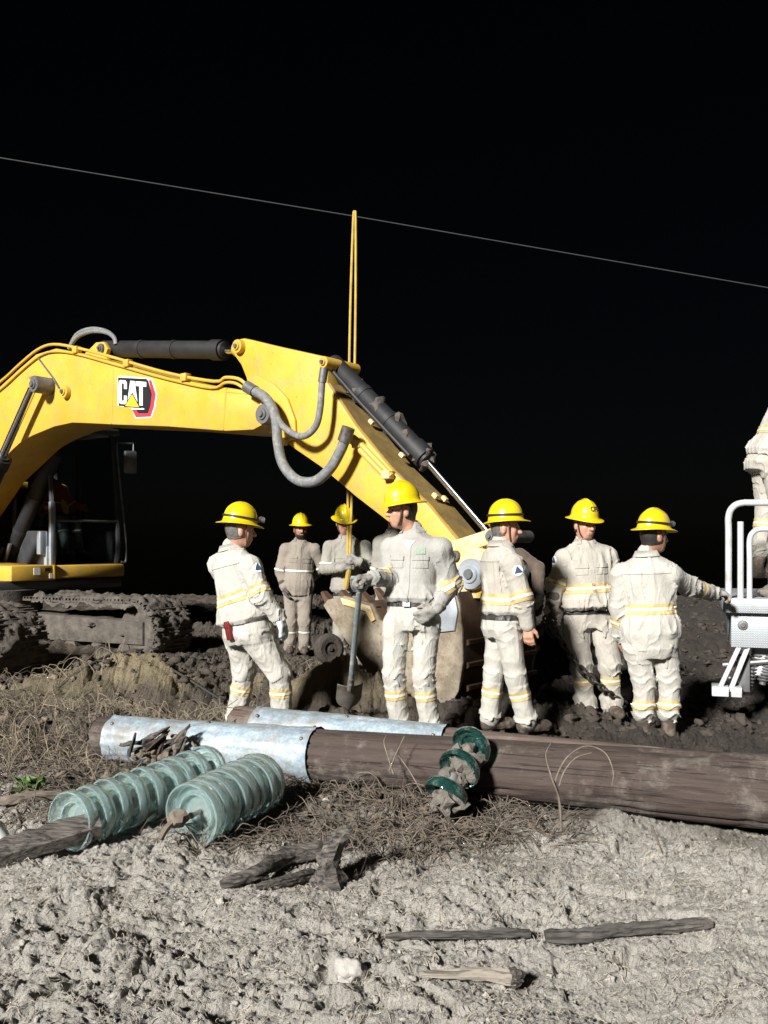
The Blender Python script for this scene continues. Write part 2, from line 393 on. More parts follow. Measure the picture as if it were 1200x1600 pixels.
def spaced(lo, hi, f0, f1, fine, grow, cmax):
    a = list(np.arange(f0, f1, fine)); h = fine; p = f1
    while p < hi: a.append(p); h = min(h*grow, cmax*(1 if p < 40 else 8)); p += h
    a.append(hi); b = []; h = fine; p = f0-fine
    while p > lo: b.append(p); h = min(h*grow, cmax*(1 if abs(p) < 40 else 8)); p -= h
    b.append(lo); return np.array(b[::-1]+a)
gxs = spaced(-160, 160, -2.15, 2.15, .0085, 1.02, .5)
gys = spaced(-30, 240, 2.55, 5.3, .0085, 1.012, .5)
X, Y = np.meshgrid(gxs, gys)
Z = gheight(X, Y)
nyy, nxx = X.shape
idx = np.arange(nyy*nxx).reshape(nyy, nxx)
F = np.stack([idx[:-1, :-1], idx[:-1, 1:], idx[1:, 1:], idx[1:, :-1]], -1).reshape(-1, 4)
gme = mesh_np('ground', np.stack([X, Y, Z], -1).reshape(-1, 3), F)
ps = pole_side(X, Y)+.25*gn2(X*1.1, Y*1.1)+.12*gn2(X*4, Y*4)
wet = sstep(.15, .75, ps)
wet *= 1-.9*sstep(.6, 0., np.abs(X+2.7)-1.1)*sstep(7.7, 7.0, Y)          # drier soil with brush left of the poles
tan = np.zeros_like(X)
for (mx, my, rx, ry, h, tn) in MOUNDS:
    if tn: tan = np.maximum(tan, tn*sstep(1.25, .75, np.hypot((X-mx)/rx, (Y-my)/ry)+.18*gn2(X*6, Y*6)))
brown = sstep(-.55, .1, ps)*(1-wet)*(.5+.4*gn2(X*2, Y*2+4))+.25*sstep(.25, .5, gn2(X*1.6+9, Y*1.6))*sstep(-1.8, -.6, ps)
brown = brown+.85*sstep(.5, 0., np.abs(X+2.9)-1.5)*sstep(7.8, 7.1, Y)*sstep(-.1, .35, ps)
brown = brown+.75*sstep(-1.35, -.25, ps+.3*gn2(X*1.7, Y*1.7+30))*sstep(.9, -.4, X)
brown = np.clip(brown, 0, 1)*(1-.8*tan)
ca = gme.color_attributes.new('soil', 'FLOAT_COLOR', 'POINT')
ca.data.foreach_set('color', np.stack([wet, tan, brown, np.ones_like(X)], -1).astype(np.float32).ravel())
ground = tag(new_obj('ground', gme, M['ground']), kind='structure')
def gz(x, y): return float(gheight(np.array([float(x)]), np.array([float(y)]))[0])

# ---------------------------------------------------------------- implicit surfaces
def nv(v): return np.array(v, np.float32)
class Field:
    def __init__(s, h): s.h = h; s.pr = []
    def add(s, fn, lo, hi, k=.02, sub=False): s.pr.append((fn, nv(lo), nv(hi), k, sub))
    def cone(s, a, b, ra, rb, k=.02, sub=False):
        a = nv(a); b = nv(b); ba = b-a; L = float(ba@ba)+1e-9; r = max(ra, rb)
        def fn(x, y, z):
            px, py, pz = x-a[0], y-a[1], z-a[2]
            t = np.clip((px*ba[0]+py*ba[1]+pz*ba[2])/L, 0, 1)
            return np.sqrt((px-t*ba[0])**2+(py-t*ba[1])**2+(pz-t*ba[2])**2)-(ra+(rb-ra)*t)
        s.add(fn, np.minimum(a, b)-r, np.maximum(a, b)+r, k, sub)
    def ell(s, c, rad, fr, k=.02, sub=False):
        c = nv(c); r = nv(rad); A = np.array([list(v) for v in fr], np.float32); m = float(r.max())
        def fn(x, y, z):
            px, py, pz = x-c[0], y-c[1], z-c[2]
            q = [A[i, 0]*px+A[i, 1]*py+A[i, 2]*pz for i in range(3)]
            k0 = np.sqrt(sum((q[i]/r[i])**2 for i in range(3))); k1 = np.sqrt(sum((q[i]/r[i]**2)**2 for i in range(3)))+1e-6
            return k0*(k0-1)/k1
        s.add(fn, c-m, c+m, k, sub)
    def prof(s, o, fr, ss, ws, ds, k=.02, off=None):
        """elliptic section swept along fr[2]; ss heights, ws half widths (fr[0]), ds half depths (fr[1])"""
        o = nv(o); A = np.array([list(v) for v in fr], np.float32); m = max(max(ws), max(ds))
        off = off or [0]*len(ss)
        def fn(x, y, z):
            px, py, pz = x-o[0], y-o[1], z-o[2]
            q = [A[i, 0]*px+A[i, 1]*py+A[i, 2]*pz for i in range(3)]
            w_ = np.interp(q[2], ss, ws); d_ = np.interp(q[2], ss, ds); of = np.interp(q[2], ss, off)
            rr = np.sqrt((q[0]/w_)**2+((q[1]-of)/d_)**2)
            d = (rr-1)*np.minimum(w_, d_)
            return np.maximum(d, np.maximum(q[2]-ss[-1], ss[0]-q[2]))
        e0 = o+A[2]*ss[0]; e1 = o+A[2]*ss[-1]
        s.add(fn, np.minimum(e0, e1)-m-.05, np.maximum(e0, e1)+m+.05, k)
    def mesh(s, disp=None):
        h = s.h; pad = .05
        lo = np.min([p[1] for p in s.pr if not p[4]], 0)-pad; hi = np.max([p[2] for p in s.pr if not p[4]], 0)+pad
        n = np.ceil((hi-lo)/h).astype(int)+1
        ax = [lo[i]+h*np.arange(n[i], dtype=np.float32) for i in range(3)]
        Fd = np.full(n, .25, np.float32)
        for fn, l, u, k, sub in s.pr:
            a = np.clip(((l-.07-lo)/h).astype(int), 0, n-1); b = np.clip(((u+.07-lo)/h).astype(int)+2, 1, n)
            sl_ = tuple(slice(a[i], b[i]) for i in range(3))
            x = ax[0][sl_[0]][:, None, None]; y = ax[1][sl_[1]][None, :, None]; z = ax[2][sl_[2]][None, None, :]
            d = fn(x, y, z); f = Fd[sl_]
            if sub:
                d = -d; hh = np.clip(.5-.5*(f-d)/k, 0, 1); Fd[sl_] = f+(d-f)*hh+k*hh*(1-hh)
            else:
                hh = np.clip(.5+.5*(d-f)/k, 0, 1); Fd[sl_] = d+(f-d)*hh-k*hh*(1-hh)
        if disp is not None:
            i = np.nonzero(np.abs(Fd) < .045)
            P = np.stack([ax[0][i[0]], ax[1][i[1]], ax[2][i[2]]], -1)
            Fd[i] += disp(P)
        S = Fd < 0
        cnt = sum(S[a:n[0]-1+a, b:n[1]-1+b, c:n[2]-1+c].astype(np.int8) for a in (0, 1) for b in (0, 1) for c in (0, 1))
        act = np.nonzero((cnt > 0) & (cnt < 8))
        cid = np.full(np.array(n)-1, -1, np.int32); cid[act] = np.arange(len(act[0]))
        acc = np.zeros((len(act[0]), 3), np.float32); num = np.zeros(len(act[0]), np.float32)
        C8 = [(a, b, c) for a in (0, 1) for b in (0, 1) for c in (0, 1)]
        vals = {q: Fd[act[0]+q[0], act[1]+q[1], act[2]+q[2]] for q in C8}
        for q in C8:
            for d in range(3):
                if q[d]: continue
                q2 = list(q); q2[d] = 1; q2 = tuple(q2)
                v0, v1 = vals[q], vals[q2]; m = (v0 < 0) != (v1 < 0)
                t = np.where(m, v0/np.where(m, v0-v1, 1), 0)
                p = np.tile(np.array(q, np.float32), (len(t), 1)); p[:, d] = t
                acc += p*m[:, None]; num += m
        V = (acc/num[:, None]+np.stack(act, -1))*h+lo
        Fs = []
        for d in range(3):
            e, f = (d+1) % 3, (d+2) % 3
            s0 = [slice(None)]*3; s1 = [slice(None)]*3; s0[d] = slice(0, -1); s1[d] = slice(1, None)
            ed = S[tuple(s0)] != S[tuple(s1)]
            I = np.stack(np.nonzero(ed), -1)
            ok = (I[:, e] > 0) & (I[:, f] > 0) & (I[:, e] < n[e]-1) & (I[:, f] < n[f]-1) & (I[:, d] < n[d]-1); I = I[ok]
            ins = S[I[:, 0], I[:, 1], I[:, 2]]
            def cell(a, b):
                J = I.copy(); J[:, e] += a; J[:, f] += b; return cid[J[:, 0], J[:, 1], J[:, 2]]
            Q = np.stack([cell(-1, -1), cell(0, -1), cell(0, 0), cell(-1, 0)], -1)
            Q[~ins] = Q[~ins][:, ::-1]; Fs.append(Q)
        Fs = np.concatenate(Fs); Fs = Fs[(Fs >= 0).all(1)]
        return V, Fs
def vnormals(V, F):
    a, b, c, d = (V[F[:, i]] for i in range(4)); n = np.cross(c-a, d-b)
    out = np.zeros_like(V)
    for i in range(4): np.add.at(out, F[:, i], n)
    return out/(np.linalg.norm(out, axis=1, keepdims=True)+1e-12)
def cutout(V, F, NV, keep, planes, off, one=True):
    """piece of a surface between planes (point, normal: the kept side is against the normal), lifted by off"""
    fs = F[keep[F].all(1)]
    if len(fs) == 0: return None
    ids, inv = np.unique(fs, return_inverse=True); fs = inv.reshape(-1, 4)
    bm = bmesh.new(); vs = [bm.verts.new(p) for p in (V[ids]+NV[ids]*off)]
    for q in fs:
        try: bm.faces.new([vs[i] for i in q])
        except ValueError: pass
    for (p, n) in planes:
        bmesh.ops.bisect_plane(bm, geom=list(bm.verts)+list(bm.edges)+list(bm.faces), plane_co=Vector(p), plane_no=Vector(n), clear_outer=True, dist=1e-5)
    if len(bm.faces) == 0: bm.free(); return None
    if one:
        left = set(bm.faces); best = []
        while left:
            st = [left.pop()]; isl = [st[0]]
            while st:
                for e in st.pop().edges:
                    for f in e.link_faces:
                        if f in left: left.discard(f); st.append(f); isl.append(f)
            if len(isl) > len(best): best = isl
        bs = set(best); bmesh.ops.delete(bm, geom=[f for f in bm.faces if f not in bs], context='FACES')
    return bm

# ---------------------------------------------------------------- people
UP = Vector((0, 0, 1))
def hat_mesh(H, Fv, U, Rv):
    """full-brim hard hat: dome with ridges, brim all round, hollow inside"""
    seg = 56; prof = []
    for i in range(13):
        a = i/12*math.pi/2; prof.append((math.sin(a), math.cos(a), 0))
    V = []; rings = []
    def pt(ang, rho, zz, out):
        cw, cd, ch = .106, .128, .125
        fx, fy = math.cos(ang), math.sin(ang)
        ridge = 0
        if zz > .02 and out == 0: ridge = .010*math.exp(-((fy*rho)/.10)**2)*min(1, zz*2)*(1 if zz < .97 else 1)+.004*math.exp(-((abs(fy*rho)-.36)/.07)**2)*min(1, zz*2)
        return H+Fv*(fx*(rho*cd+out))+Rv*(fy*(rho*cw+out))+U*(zz*ch+ridge)
    def ring(f): rings.append([f(2*math.pi*k/seg) for k in range(seg)])
    for (rho, zz, _) in prof[1:]: ring(lambda a, r=rho, z=zz: pt(a, r, z, 0))
    for (o_, dz) in ((.004, -.012), (.014, -.020), (.028, -.025), (.038, -.030), (.041, -.033), (.039, -.036), (.027, -.030), (.012, -.025), (-.006, -.020)):
        ring(lambda a, o=o_, d=dz: pt(a, 1, 0, o*(1+.35*max(0, math.cos(a))**2+.25*max(0, -math.cos(a))**2))+U*(d-.012*max(0, math.cos(a))**3-.010*max(0, -math.cos(a))**3))
    ring(lambda a: pt(a, .94, .25, 1e-9)); ring(lambda a: pt(a, .7, .65, 1e-9))
    bm = bmesh.new(); rv = [[bm.verts.new(p) for p in r] for r in rings]
    top = bm.verts.new(pt(0, 0, 1, 0)); bot = bm.verts.new(pt(0, 0, .93, 1e-9))
    fs = [bm.faces.new((top, rv[0][k], rv[0][(k+1) % seg])) for k in range(seg)]
    for a, b in zip(rv[:-1], rv[1:]):
        for k in range(seg): fs.append(bm.faces.new((a[k], b[k], b[(k+1) % seg], a[(k+1) % seg])))
    for k in range(seg): fs.append(bm.faces.new((bot, rv[-1][(k+1) % seg], rv[-1][k])))
    bmesh.ops.recalc_face_normals(bm, faces=fs)
    return bm_mesh('hard_hat', bm, True), pt

def hand_prims(f, W, d, n, curl, grow=0, thumb=1, size=1.0):
    """five-fingered hand: W wrist, d to the fingertips, n palm normal"""
    d = N(d); n = N(n); n = (n-d*n.dot(d)).normalized(); sd = d.cross(n)*thumb
    g = grow; s = size
    for i in (-1.2, -.4, .4, 1.2):
        f.cone(W+d*.010*s+sd*i*.014*s, W+d*.085*s+sd*i*.021*s, .018*s+g, .0155*s+g, .016)
    for i, (ln, x) in enumerate(((.074, 1.5), (.084, .5), (.078, -.5), (.060, -1.5))):
        p = W+d*.088*s+sd*x*.0205*s; a = curl*.55
        for q, (fr_, r) in enumerate(((.46, .0105), (.30, .0095), (.24, .0085))):
            dd = d*math.cos(a)+n*math.sin(a)+sd*x*.03
            e = p+dd*ln*fr_*s*1.0; f.cone(p, e, r*s+g, (r-.0008)*s+g, .006); p = e; a += curl*.75
    p = W+d*.022*s+sd*.028*s; e = W+d*.062*s+sd*.056*s+n*.018*s; f.cone(p, e, .0155*s+g, .0125*s+g, .012)
    f.cone(e, e+(d*.9+n*(.25+.5*min(curl, 1.2))+sd*.1).normalized()*.036*s, .0118*s+g, .0095*s+g, .006)

def person(spec):
    D = spec['D']; J = {}
    for k, v in spec['J'].items():
        J[k] = at(v[0], v[1], D); J[k].y += (v[2] if len(v) > 2 else 0)
    J = {k: Vector(v) for k, v in J.items()}
    base = at(spec['base'][0], HY+FPX*(CAMZ-spec.get('gz', 0))/D, D) if 'base' in spec else Vector((J['pel'].x, J['pel'].y, 0))
    root = empty('person', base, spec['label'], 'person', spec.get('group', 'line workers'))
    S = spec.get('size', 1.0); fat = spec.get('fat', 1.0)
    jm, tm = spec['jacket'], spec.get('trousers', spec['jacket'])
    hres = spec.get('h', .0075)
    for s_ in 'RL': J['sh'+s_] = J['sh'+s_]-Vector((0, 0, .022))
    # frames
    Ft = N((*spec['face'], 0)); sp = (J['neck']-J['pel']); U = sp.normalized()
    Ft = (Ft-U*Ft.dot(U)).normalized(); Rt = Ft.cross(U).normalized()
    Fh = N(spec['look']); Uh = N(spec.get('headup', (0, 0, 1))); Uh = (Uh-Fh*Uh.dot(Fh)).normalized(); Rh = Fh.cross(Uh)
    H = J['head']; sl_ = sp.length
    fr = (Rt, Ft, U)
    hands = {}
    for s_, q in (('R', 1), ('L', -1)):
        dflt = (J['wr'+s_]-J['el'+s_])
        hd = spec.get('hand'+s_, {})
        hands[s_] = (J['wr'+s_], N(hd.get('d', dflt)), N(hd.get('n', -Rt*q+Ft*.3)), hd.get('curl', .5), hd.get('thumb', q))
    # ---- body (skin), one continuous mesh
    b = Field(spec.get('hb', .008))
    hk = (Rh, Fh, Uh)
    b.ell(H+Uh*.022-Fh*.012, (.076, .097, .102), hk, .02)
    b.ell(H-Uh*.048+Fh*.020, (.060, .072, .075), hk, .03)
    b.cone(H-Uh*.092+Fh*.050-Rh*.014, H-Uh*.092+Fh*.050+Rh*.014, .024, .024, .025)
    b.cone(H+Fh*.086+Uh*.012, H+Fh*.112-Uh*.028, .010, .0155, .012)
    b.cone(H+Fh*.098-Uh*.030-Rh*.011, H+Fh*.098-Uh*.030+Rh*.011, .010, .010, .008)
    b.cone(H+Fh*.080+Uh*.024-Rh*.040, H+Fh*.080+Uh*.024+Rh*.040, .012, .012, .012)
    for q in (-1, 1):
        b.ell(H+Fh*.094+Uh*.004+Rh*q*.031, (.016, .012, .010), hk, .008, True)
        b.ell(H+Rh*q*.079-Uh*.012-Fh*.006, (.011, .020, .034), hk, .008)
        b.cone(H+Fh*.066-Uh*.020+Rh*q*.040, H+Fh*.050-Uh*.060+Rh*q*.034, .018, .016, .02)
    b.cone(H+Fh*.088-Uh*.059-Rh*.018, H+Fh*.088-Uh*.059+Rh*.018, .008, .008, .006)
    b.cone(H+Fh*.083-Uh*.072-Rh*.014, H+Fh*.083-Uh*.072+Rh*.014, .009, .009, .006)
    b.cone(J['neck']-U*.03, H-Uh*.03-Fh*.02, .056, .054, .03)
    b.cone(J['pel'], J['neck']-U*.12, .08, .07, .05)
    for s_ in 'RL':
        W, d, n, curl, th = hands[s_]
        b.cone(J['neck']-U*.05, J['sh'+s_], .05, .05, .03)
        b.cone(J['sh'+s_], J['el'+s_], .045, .038, .03); b.cone(J['el'+s_], W, .040, .027, .02)
        hand_prims(b, W, d, n, curl, 0, th)
        b.cone(J['pel'], J['hip'+s_], .08, .075, .04); b.cone(J['hip'+s_], J['kn'+s_], .075, .05, .03); b.cone(J['kn'+s_], J['an'+s_], .05, .036, .03)
        fd = N((*spec.get('foot'+s_, spec['face']), 0)); b.cone(J['an'+s_], J['an'+s_]-UP*.05+fd*.10, .030, .022, .02)
    V, Fq = b.mesh(); BV, BF = V, Fq
    body = wchild('body', mesh_np('body', V, Fq), M[spec.get('skin', 'skin')], root)
    BN = vnormals(BV, BF)
    # eyes, hair, beard
    for q in (-1, 1):
        bm = bmesh.new(); bmesh.ops.create_icosphere(bm, subdivisions=1, radius=.0085, matrix=Matrix.Translation(H+Fh*.080+Uh*.004+Rh*q*.031))
        wchild('eye', bm_mesh('eye', bm, True), M['eye'], root)
        bm = bmesh.new(); b_tube(bm, [H+Fh*.093+Uh*.019+Rh*q*.012, H+Fh*.090+Uh*.024+Rh*q*.032, H+Fh*.076+Uh*.019+Rh*q*.05], .0045, 6)
        wchild('eyebrow', bm_mesh('eyebrow', bm, True), M[spec.get('hair', 'hair')], root)
    rel = BV-nv(H); hf = rel@nv(Fh); hr = rel@nv(Rh); hu = rel@nv(Uh)
    near = (np.abs(hr) < .11) & (np.abs(hf) < .14) & (np.abs(hu) < .15)
    bm = cutout(BV, BF, BN, near & (hf < .012) & (hu > -.070) & ~((np.abs(hr) > .074) & (np.abs(hf+.006) < .034) & (hu < .03)), [(H-Uh*.055, -(Uh*.92-Fh*.25).normalized()), (H+Fh*.004, Fh)], .006)
    if bm: wchild('hair', bm_mesh('hair', bm, True), M[spec.get('hair', 'hair')], root)
    if spec.get('beard'):
        bm = cutout(BV, BF, BN, near & (hu < -.03) & (hu > -.13) & (hf > -.005) & ~((hu > -.062) & (np.abs(hr) < .022) & (hf > .08)), [(H-Uh*.045, Uh*.9+Fh*.25)], .006)
        if bm: wchild('beard', bm_mesh('beard', bm, True), M['hair'], root)
    if spec.get('beard') or spec.get('moustache'):
        bm = bmesh.new(); b_tube(bm, smooth_path([H+Fh*.072-Uh*.062+Rh*.032, H+Fh*.096-Uh*.046+Rh*.012, H+Fh*.096-Uh*.046-Rh*.012, H+Fh*.072-Uh*.062-Rh*.032], 3), .007, 6)
        wchild('moustache', bm_mesh('moustache', bm, True), M['hair'], root)
    # ---- jacket
    j = Field(hres); segs = []
    hem = spec.get('hem', -.02); ht = hem*sl_ if hem > -5 else hem
    e = spec.get('puff', .02); wt = .165*fat; 
    ss = [hem, .10, .22, .36, .62, .80, .92, 1.0]
    ws = [wt+e*.6, wt+e+.012, wt+e+.006, wt+.012, .190*(.5+.5*fat), .190, .145, .082]
    ds = [.125*fat+e*.5, .128*fat+e, .126*fat+e*.8, .122*fat+.006, .128*(.4+.6*fat), .120, .092, .074]
    if ss[0] > .05: ss[1] = ss[0]+.05
    belly = spec.get('belly', 0)
    j.prof(J['pel'], fr, [x*sl_ for x in ss], [x*S for x in ws], [x*S for x in ds], .03, [belly*.5, belly, belly, belly*.7, 0, -.015, -.02, -.01])
    j.cone(J['neck']-U*.035, J['neck']+U*.022, .078, .070, .025)
    for s_ in 'RL':
        j.cone(J['neck']-U*.05, J['sh'+s_], .060, .066*S, .05)
        j.cone(J['sh'+s_], J['el'+s_], .072*S, .066*S, .04); j.cone(J['el'+s_], J['wr'+s_], .069*S, .050*S, .025)
        wr = J['wr'+s_]; j.cone(wr-N(wr-J['el'+s_])*.035, wr, .050*S, .052*S, .01)
        segs += [('u'+s_, J['sh'+s_], J['el'+s_]), ('f'+s_, J['el'+s_], wr)]
    segs.append(('t', J['pel'], J['neck']-U*.04))
    seed = spec['seed']*7.3
    def classify(P, sg, rad):
        best = np.full(len(P), 9., np.float32); sid = np.zeros(len(P), int); tt = np.zeros(len(P), np.float32)
        for i, (nm, a, c) in enumerate(sg):
            a = nv(a); ba = nv(c)-a; L = ba@ba; t = np.clip((P-a)@ba/L, 0, 1)
            d = np.linalg.norm(P-a-t[:, None]*ba, axis=1)/rad.get(nm[0], .08)
            m = d < best; best[m] = d[m]; sid[m] = i; tt[m] = t[m]
        return sid, tt
    def folds(P, sg, rad, amp):
        sid, tt = classify(P, sg, rad); out = np.zeros(len(P), np.float32)
        for i, (nm, a, c) in enumerate(sg):
            m = sid == i
            if not m.any(): continue
            a = nv(a); ax_ = nv(c)-a; L = np.linalg.norm(ax_); ax_ /= L
            p = P[m]; s0 = (p-a)@ax_; pr = p-a-s0[:, None]*ax_
            if nm[0] == 't':
                n1 = vn3(pr[:, 0]*12+seed, pr[:, 1]*12, s0*2.6+seed); n2 = vn3(pr[:, 0]*9, pr[:, 1]*9+seed, s0*16+4*n1)
                lowb = np.exp(-((s0/L-.12)/.16)**2)
                n3 = vn3(pr[:, 0]*6+seed, pr[:, 1]*6+9, s0*4+2*n1); o_ = (.010*np.exp(-np.abs(n1)/.16)-.003+.011*np.exp(-np.abs(n3)/.13)-.003+.006*n2*lowb)
            else:
                n1 = vn3(pr[:, 0]*11+seed, pr[:, 1]*11, pr[:, 2]*11)
                tj = tt[m]; joint = .55+.9*(np.exp(-((1-tj)/.22)**2) if nm[0] in 'us' else np.exp(-(tj/.2)**2))+(.9*np.exp(-((1-tj)/.22)**2) if nm[0] in 'fs' else 0)
                if nm[0] == 'h': joint = .55+.6*np.exp(-((1-tj)/.2)**2)+.4*np.exp(-(tj/.2)**2)
                tw = np.sign(vn3(s0*5+seed, s0*0+2., s0*0+7.))*((pr[:, 0]+pr[:, 1]*.6)*9); n2 = vn3(s0*15+1.2*n1+seed+tw, pr[:, 0]*4+pr[:, 2]*4, pr[:, 1]*4); n4 = vn3(pr[:, 0]*11+seed, pr[:, 1]*11, s0*2.4)
                o_ = (.0125*np.exp(-np.abs(n2)/.15)-.003)*joint+.007*np.exp(-np.abs(n4)/.14)+.002*n1-.004*(nm[0] in 'hs')
            out[m] = -o_*amp
        return out
    radj = {'t': .19, 'u': .085, 'f': .065}
    amp = spec.get('fold', 1.0)
    V, Fq = j.mesh(lambda P: folds(P, segs, radj, amp)); JV, JF = V, Fq; JN = vnormals(JV, JF)
    jk = wchild('jacket', mesh_np('jacket', V, Fq), M[jm], root)
    sid, tt = classify(JV, segs, radj); names = [s[0] for s in segs]
    def sel(nm): return sid == names.index(nm)
    def strip(V_, F_, N_, keep, c, ax_, wd, off, mat, nm, par):
        bm = cutout(V_, F_, N_, keep, [(c+ax_*wd/2, ax_), (c-ax_*wd/2, -ax_)], off)
        if bm: wchild(nm, bm_mesh(nm, bm, True), M[mat], par)
    bands = spec.get('bands', {})
    yel = spec.get('yellow', True)
    def band(V_, F_, N_, keep, c, ax_, par, wdt=1.0):
        if yel: strip(V_, F_, N_, keep, c, ax_, .078*wdt, .004, 'tape_yellow', 'yellow_band', par)
        strip(V_, F_, N_, keep, c, ax_, .023*wdt, .007, 'tape_silver', 'silver_band', par)
    tb = bands.get('t', .33); 
    if tb is not None:
        tilt = Vector(spec.get('tilt', (0, 0, 0))); band(JV, JF, JN, sel('t') & (tt < .8), J['pel']+U*sl_*tb, (U+tilt).normalized(), jk)
    for s_ in 'RL':
        at_ = bands.get('a', .95); a, c = J['sh'+s_], J['el'+s_]; nm = 'u'+s_
        if at_ is None: continue
        if at_ > 1: a, c = J['el'+s_], J['wr'+s_]; nm = 'f'+s_; at_ -= 1
        ax_ = N(c-a); p = a+(c-a)*at_
        kp = (sel('u'+s_) | sel('f'+s_)) & (np.linalg.norm(JV-nv(p), axis=1) < .16)
        band(JV, JF, JN, kp, p, ax_, jk)
    bside = (JN@nv(Ft)) < -.2
    for q, nm_ in ((.80, 'yoke_seam'),):
        bm = cutout(JV, JF, JN, sel('t') & bside, [(J['pel']+U*sl_*q+U*.006, U), (J['pel']+U*sl_*q-U*.006, -U)], .005)
        if bm: wchild(nm_, bm_mesh(nm_, bm, True), M[jm], jk)
    # collar, front placket, pockets
    cb = bmesh.new(); pts = []
    cr = .078
    for k in range(15):
        a = R_(35+290*k/14); pts.append(J['neck']+U*.012+(Ft*math.cos(a)+Rt*math.sin(a))*cr-Ft*.008)
    inner = []
    lowv = [cb.verts.new(p-U*.03+(p-J['neck']).normalized()*.004) for p in pts]; mid = [cb.verts.new(p+U*.026-Ft*.0) for p in pts]
    outv = [cb.verts.new(p-U*.018+(p-J['neck']-U*(p-J['neck']).dot(U)).normalized()*.022) for p in pts]
    for k in range(14):
        cb.faces.new((lowv[k], lowv[k+1], mid[k+1], mid[k])); cb.faces.new((mid[k], mid[k+1], outv[k+1], outv[k]))
    wchild('collar', bm_mesh('collar', cb, True), M[jm], jk)
    fside = (JN@nv(Ft)) > .25
    tsel = sel('t') & (tt < .97)
    c0 = J['pel']+U*sl_*.5
    bm = cutout(JV, JF, JN, tsel & fside, [(c0+Rt*.018, Rt), (c0-Rt*.018, -Rt)], .004)
    if bm: wchild('placket', bm_mesh('placket', bm, True), M[jm], jk)
    for q in (-1, 1):
        pc = J['pel']+U*sl_*.66+Rt*q*.085
        bm = cutout(JV, JF, JN, tsel & fside, [(pc+Rt*.052, Rt), (pc-Rt*.052, -Rt), (pc+U*.024, U), (pc-U*.06, -U)], .005)
        if bm: wchild('pocket', bm_mesh('pocket', bm, True), M[jm], jk)
        bm = cutout(JV, JF, JN, tsel & fside, [(pc+Rt*.056, Rt), (pc-Rt*.056, -Rt), (pc+U*.026, U), (pc-U*.006, -U)], .011)
        if bm: wchild('pocket_flap', bm_mesh('pocket_flap', bm, True), M[jm], jk)
    if spec.get('chest_logo'):
        pc = J['pel']+U*sl_*.76-Rt*.085
        bm = cutout(JV, JF, JN, tsel & fside, [(pc+Rt*.034, Rt), (pc-Rt*.034, -Rt), (pc+U*.030, U), (pc-U*.020, -U)], .005)
        if bm: wchild('chest_logo', bm_mesh('chest_logo', bm, True), M['patch_green'], jk)
    if spec.get('undershirt'):
        pc = J['neck']-U*.045+Ft*.06
        bm = cutout(JV, JF, JN, tsel & ((JN@nv(Ft)) > -.1), [(J['neck']-U*.118, -(U*.62-Rt*.78).normalized()), (J['neck']-U*.118, -(U*.62+Rt*.78).normalized())], .005)
        if bm: wchild('undershirt', bm_mesh('undershirt', bm, True), M['undershirt'], root)
    # sleeve patch: white disc with a dark triangle
    if spec.get('patch'):
        s_ = spec['patch']; a, c = J['sh'+s_], J['el'+s_]; ax_ = N(c-a); out = N(spec['patchdir']); out = (out-ax_*out.dot(ax_)).normalized(); sd = ax_.cross(out)
        p = a+(c-a)*.22+out*.08
        kp = (np.linalg.norm(JV-nv(p), axis=1) < .11) & ((JN@nv(out)) > .1)
        pl = [(p+(sd*math.cos(k*math.pi/6)+ax_*math.sin(k*math.pi/6))*.037, sd*math.cos(k*math.pi/6)+ax_*math.sin(k*math.pi/6)) for k in range(12)]
        bm = cutout(JV, JF, JN, kp, pl, .004)
        if bm:
            pa = wchild('sleeve_patch', bm_mesh('sleeve_patch', bm, True), M['decal_white'], jk)
            tri = [(p+ax_*.018, ax_), (p-ax_*.02*0+sd*.0-ax_*.004+(sd*.87-ax_*.5)*.016, (sd*.87-ax_*.5).normalized()), (p-ax_*.004+(-sd*.87-ax_*.5)*.016, (-sd*.87-ax_*.5).normalized())]
            bm = cutout(JV, JF, JN, kp, tri, .007)
            if bm: wchild('patch_emblem', bm_mesh('patch_emblem', bm, True), M['patch_blue'], jk)
    # ---- trousers
    t = Field(hres); tsg = []
    top = spec.get('waist', .10)
    t.prof(J['pel'], fr, [-.12, -.05, .03, top*sl_], [.165*fat*S, .180*fat*S, .176*fat*S, .163*fat*S], [.12*fat, .138*fat, .134*fat, .122*fat], .03, [-.01, -.02, -.01+belly*.2, belly*.4])
    for s_ in 'RL':
        hp, kn, an = J['hip'+s_], J['kn'+s_], J['an'+s_]
        t.cone(hp, kn, .100*fat**.7*S, .080*S, .035)
        an2 = an-N(an-kn)*spec.get('trim', -.02)
        t.cone(kn, an2, .080*S, .073*S, .03); t.cone(an2-N(an2-kn)*.05, an2, .073*S, .078*S, .02)
        tsg += [('h'+s_, hp, kn), ('s'+s_, kn, an2)]
    tsg.append(('t', J['pel']-U*.12, J['pel']+U*.1))
    radt = {'t': .16, 'h': .10, 's': .08}
    V, Fq = t.mesh(lambda P: folds(P, tsg, radt, amp)); TV, TF = V, Fq; TN = vnormals(TV, TF)
    tr = wchild('trousers', mesh_np('trousers', V, Fq), M[tm], root)
    sid2, tt2 = classify(TV, tsg, radt); nm2 = [s[0] for s in tsg]
    for s_ in 'RL':
        a, c = J['kn'+s_], J['an'+s_]; p = a+(c-a)*bands.get('s', .42)
        kp = (sid2 == nm2.index('s'+s_)) & (np.linalg.norm(TV-nv(p), axis=1) < .17)
        band(TV, TF, TN, kp, p, N(c-a), tr, .85)
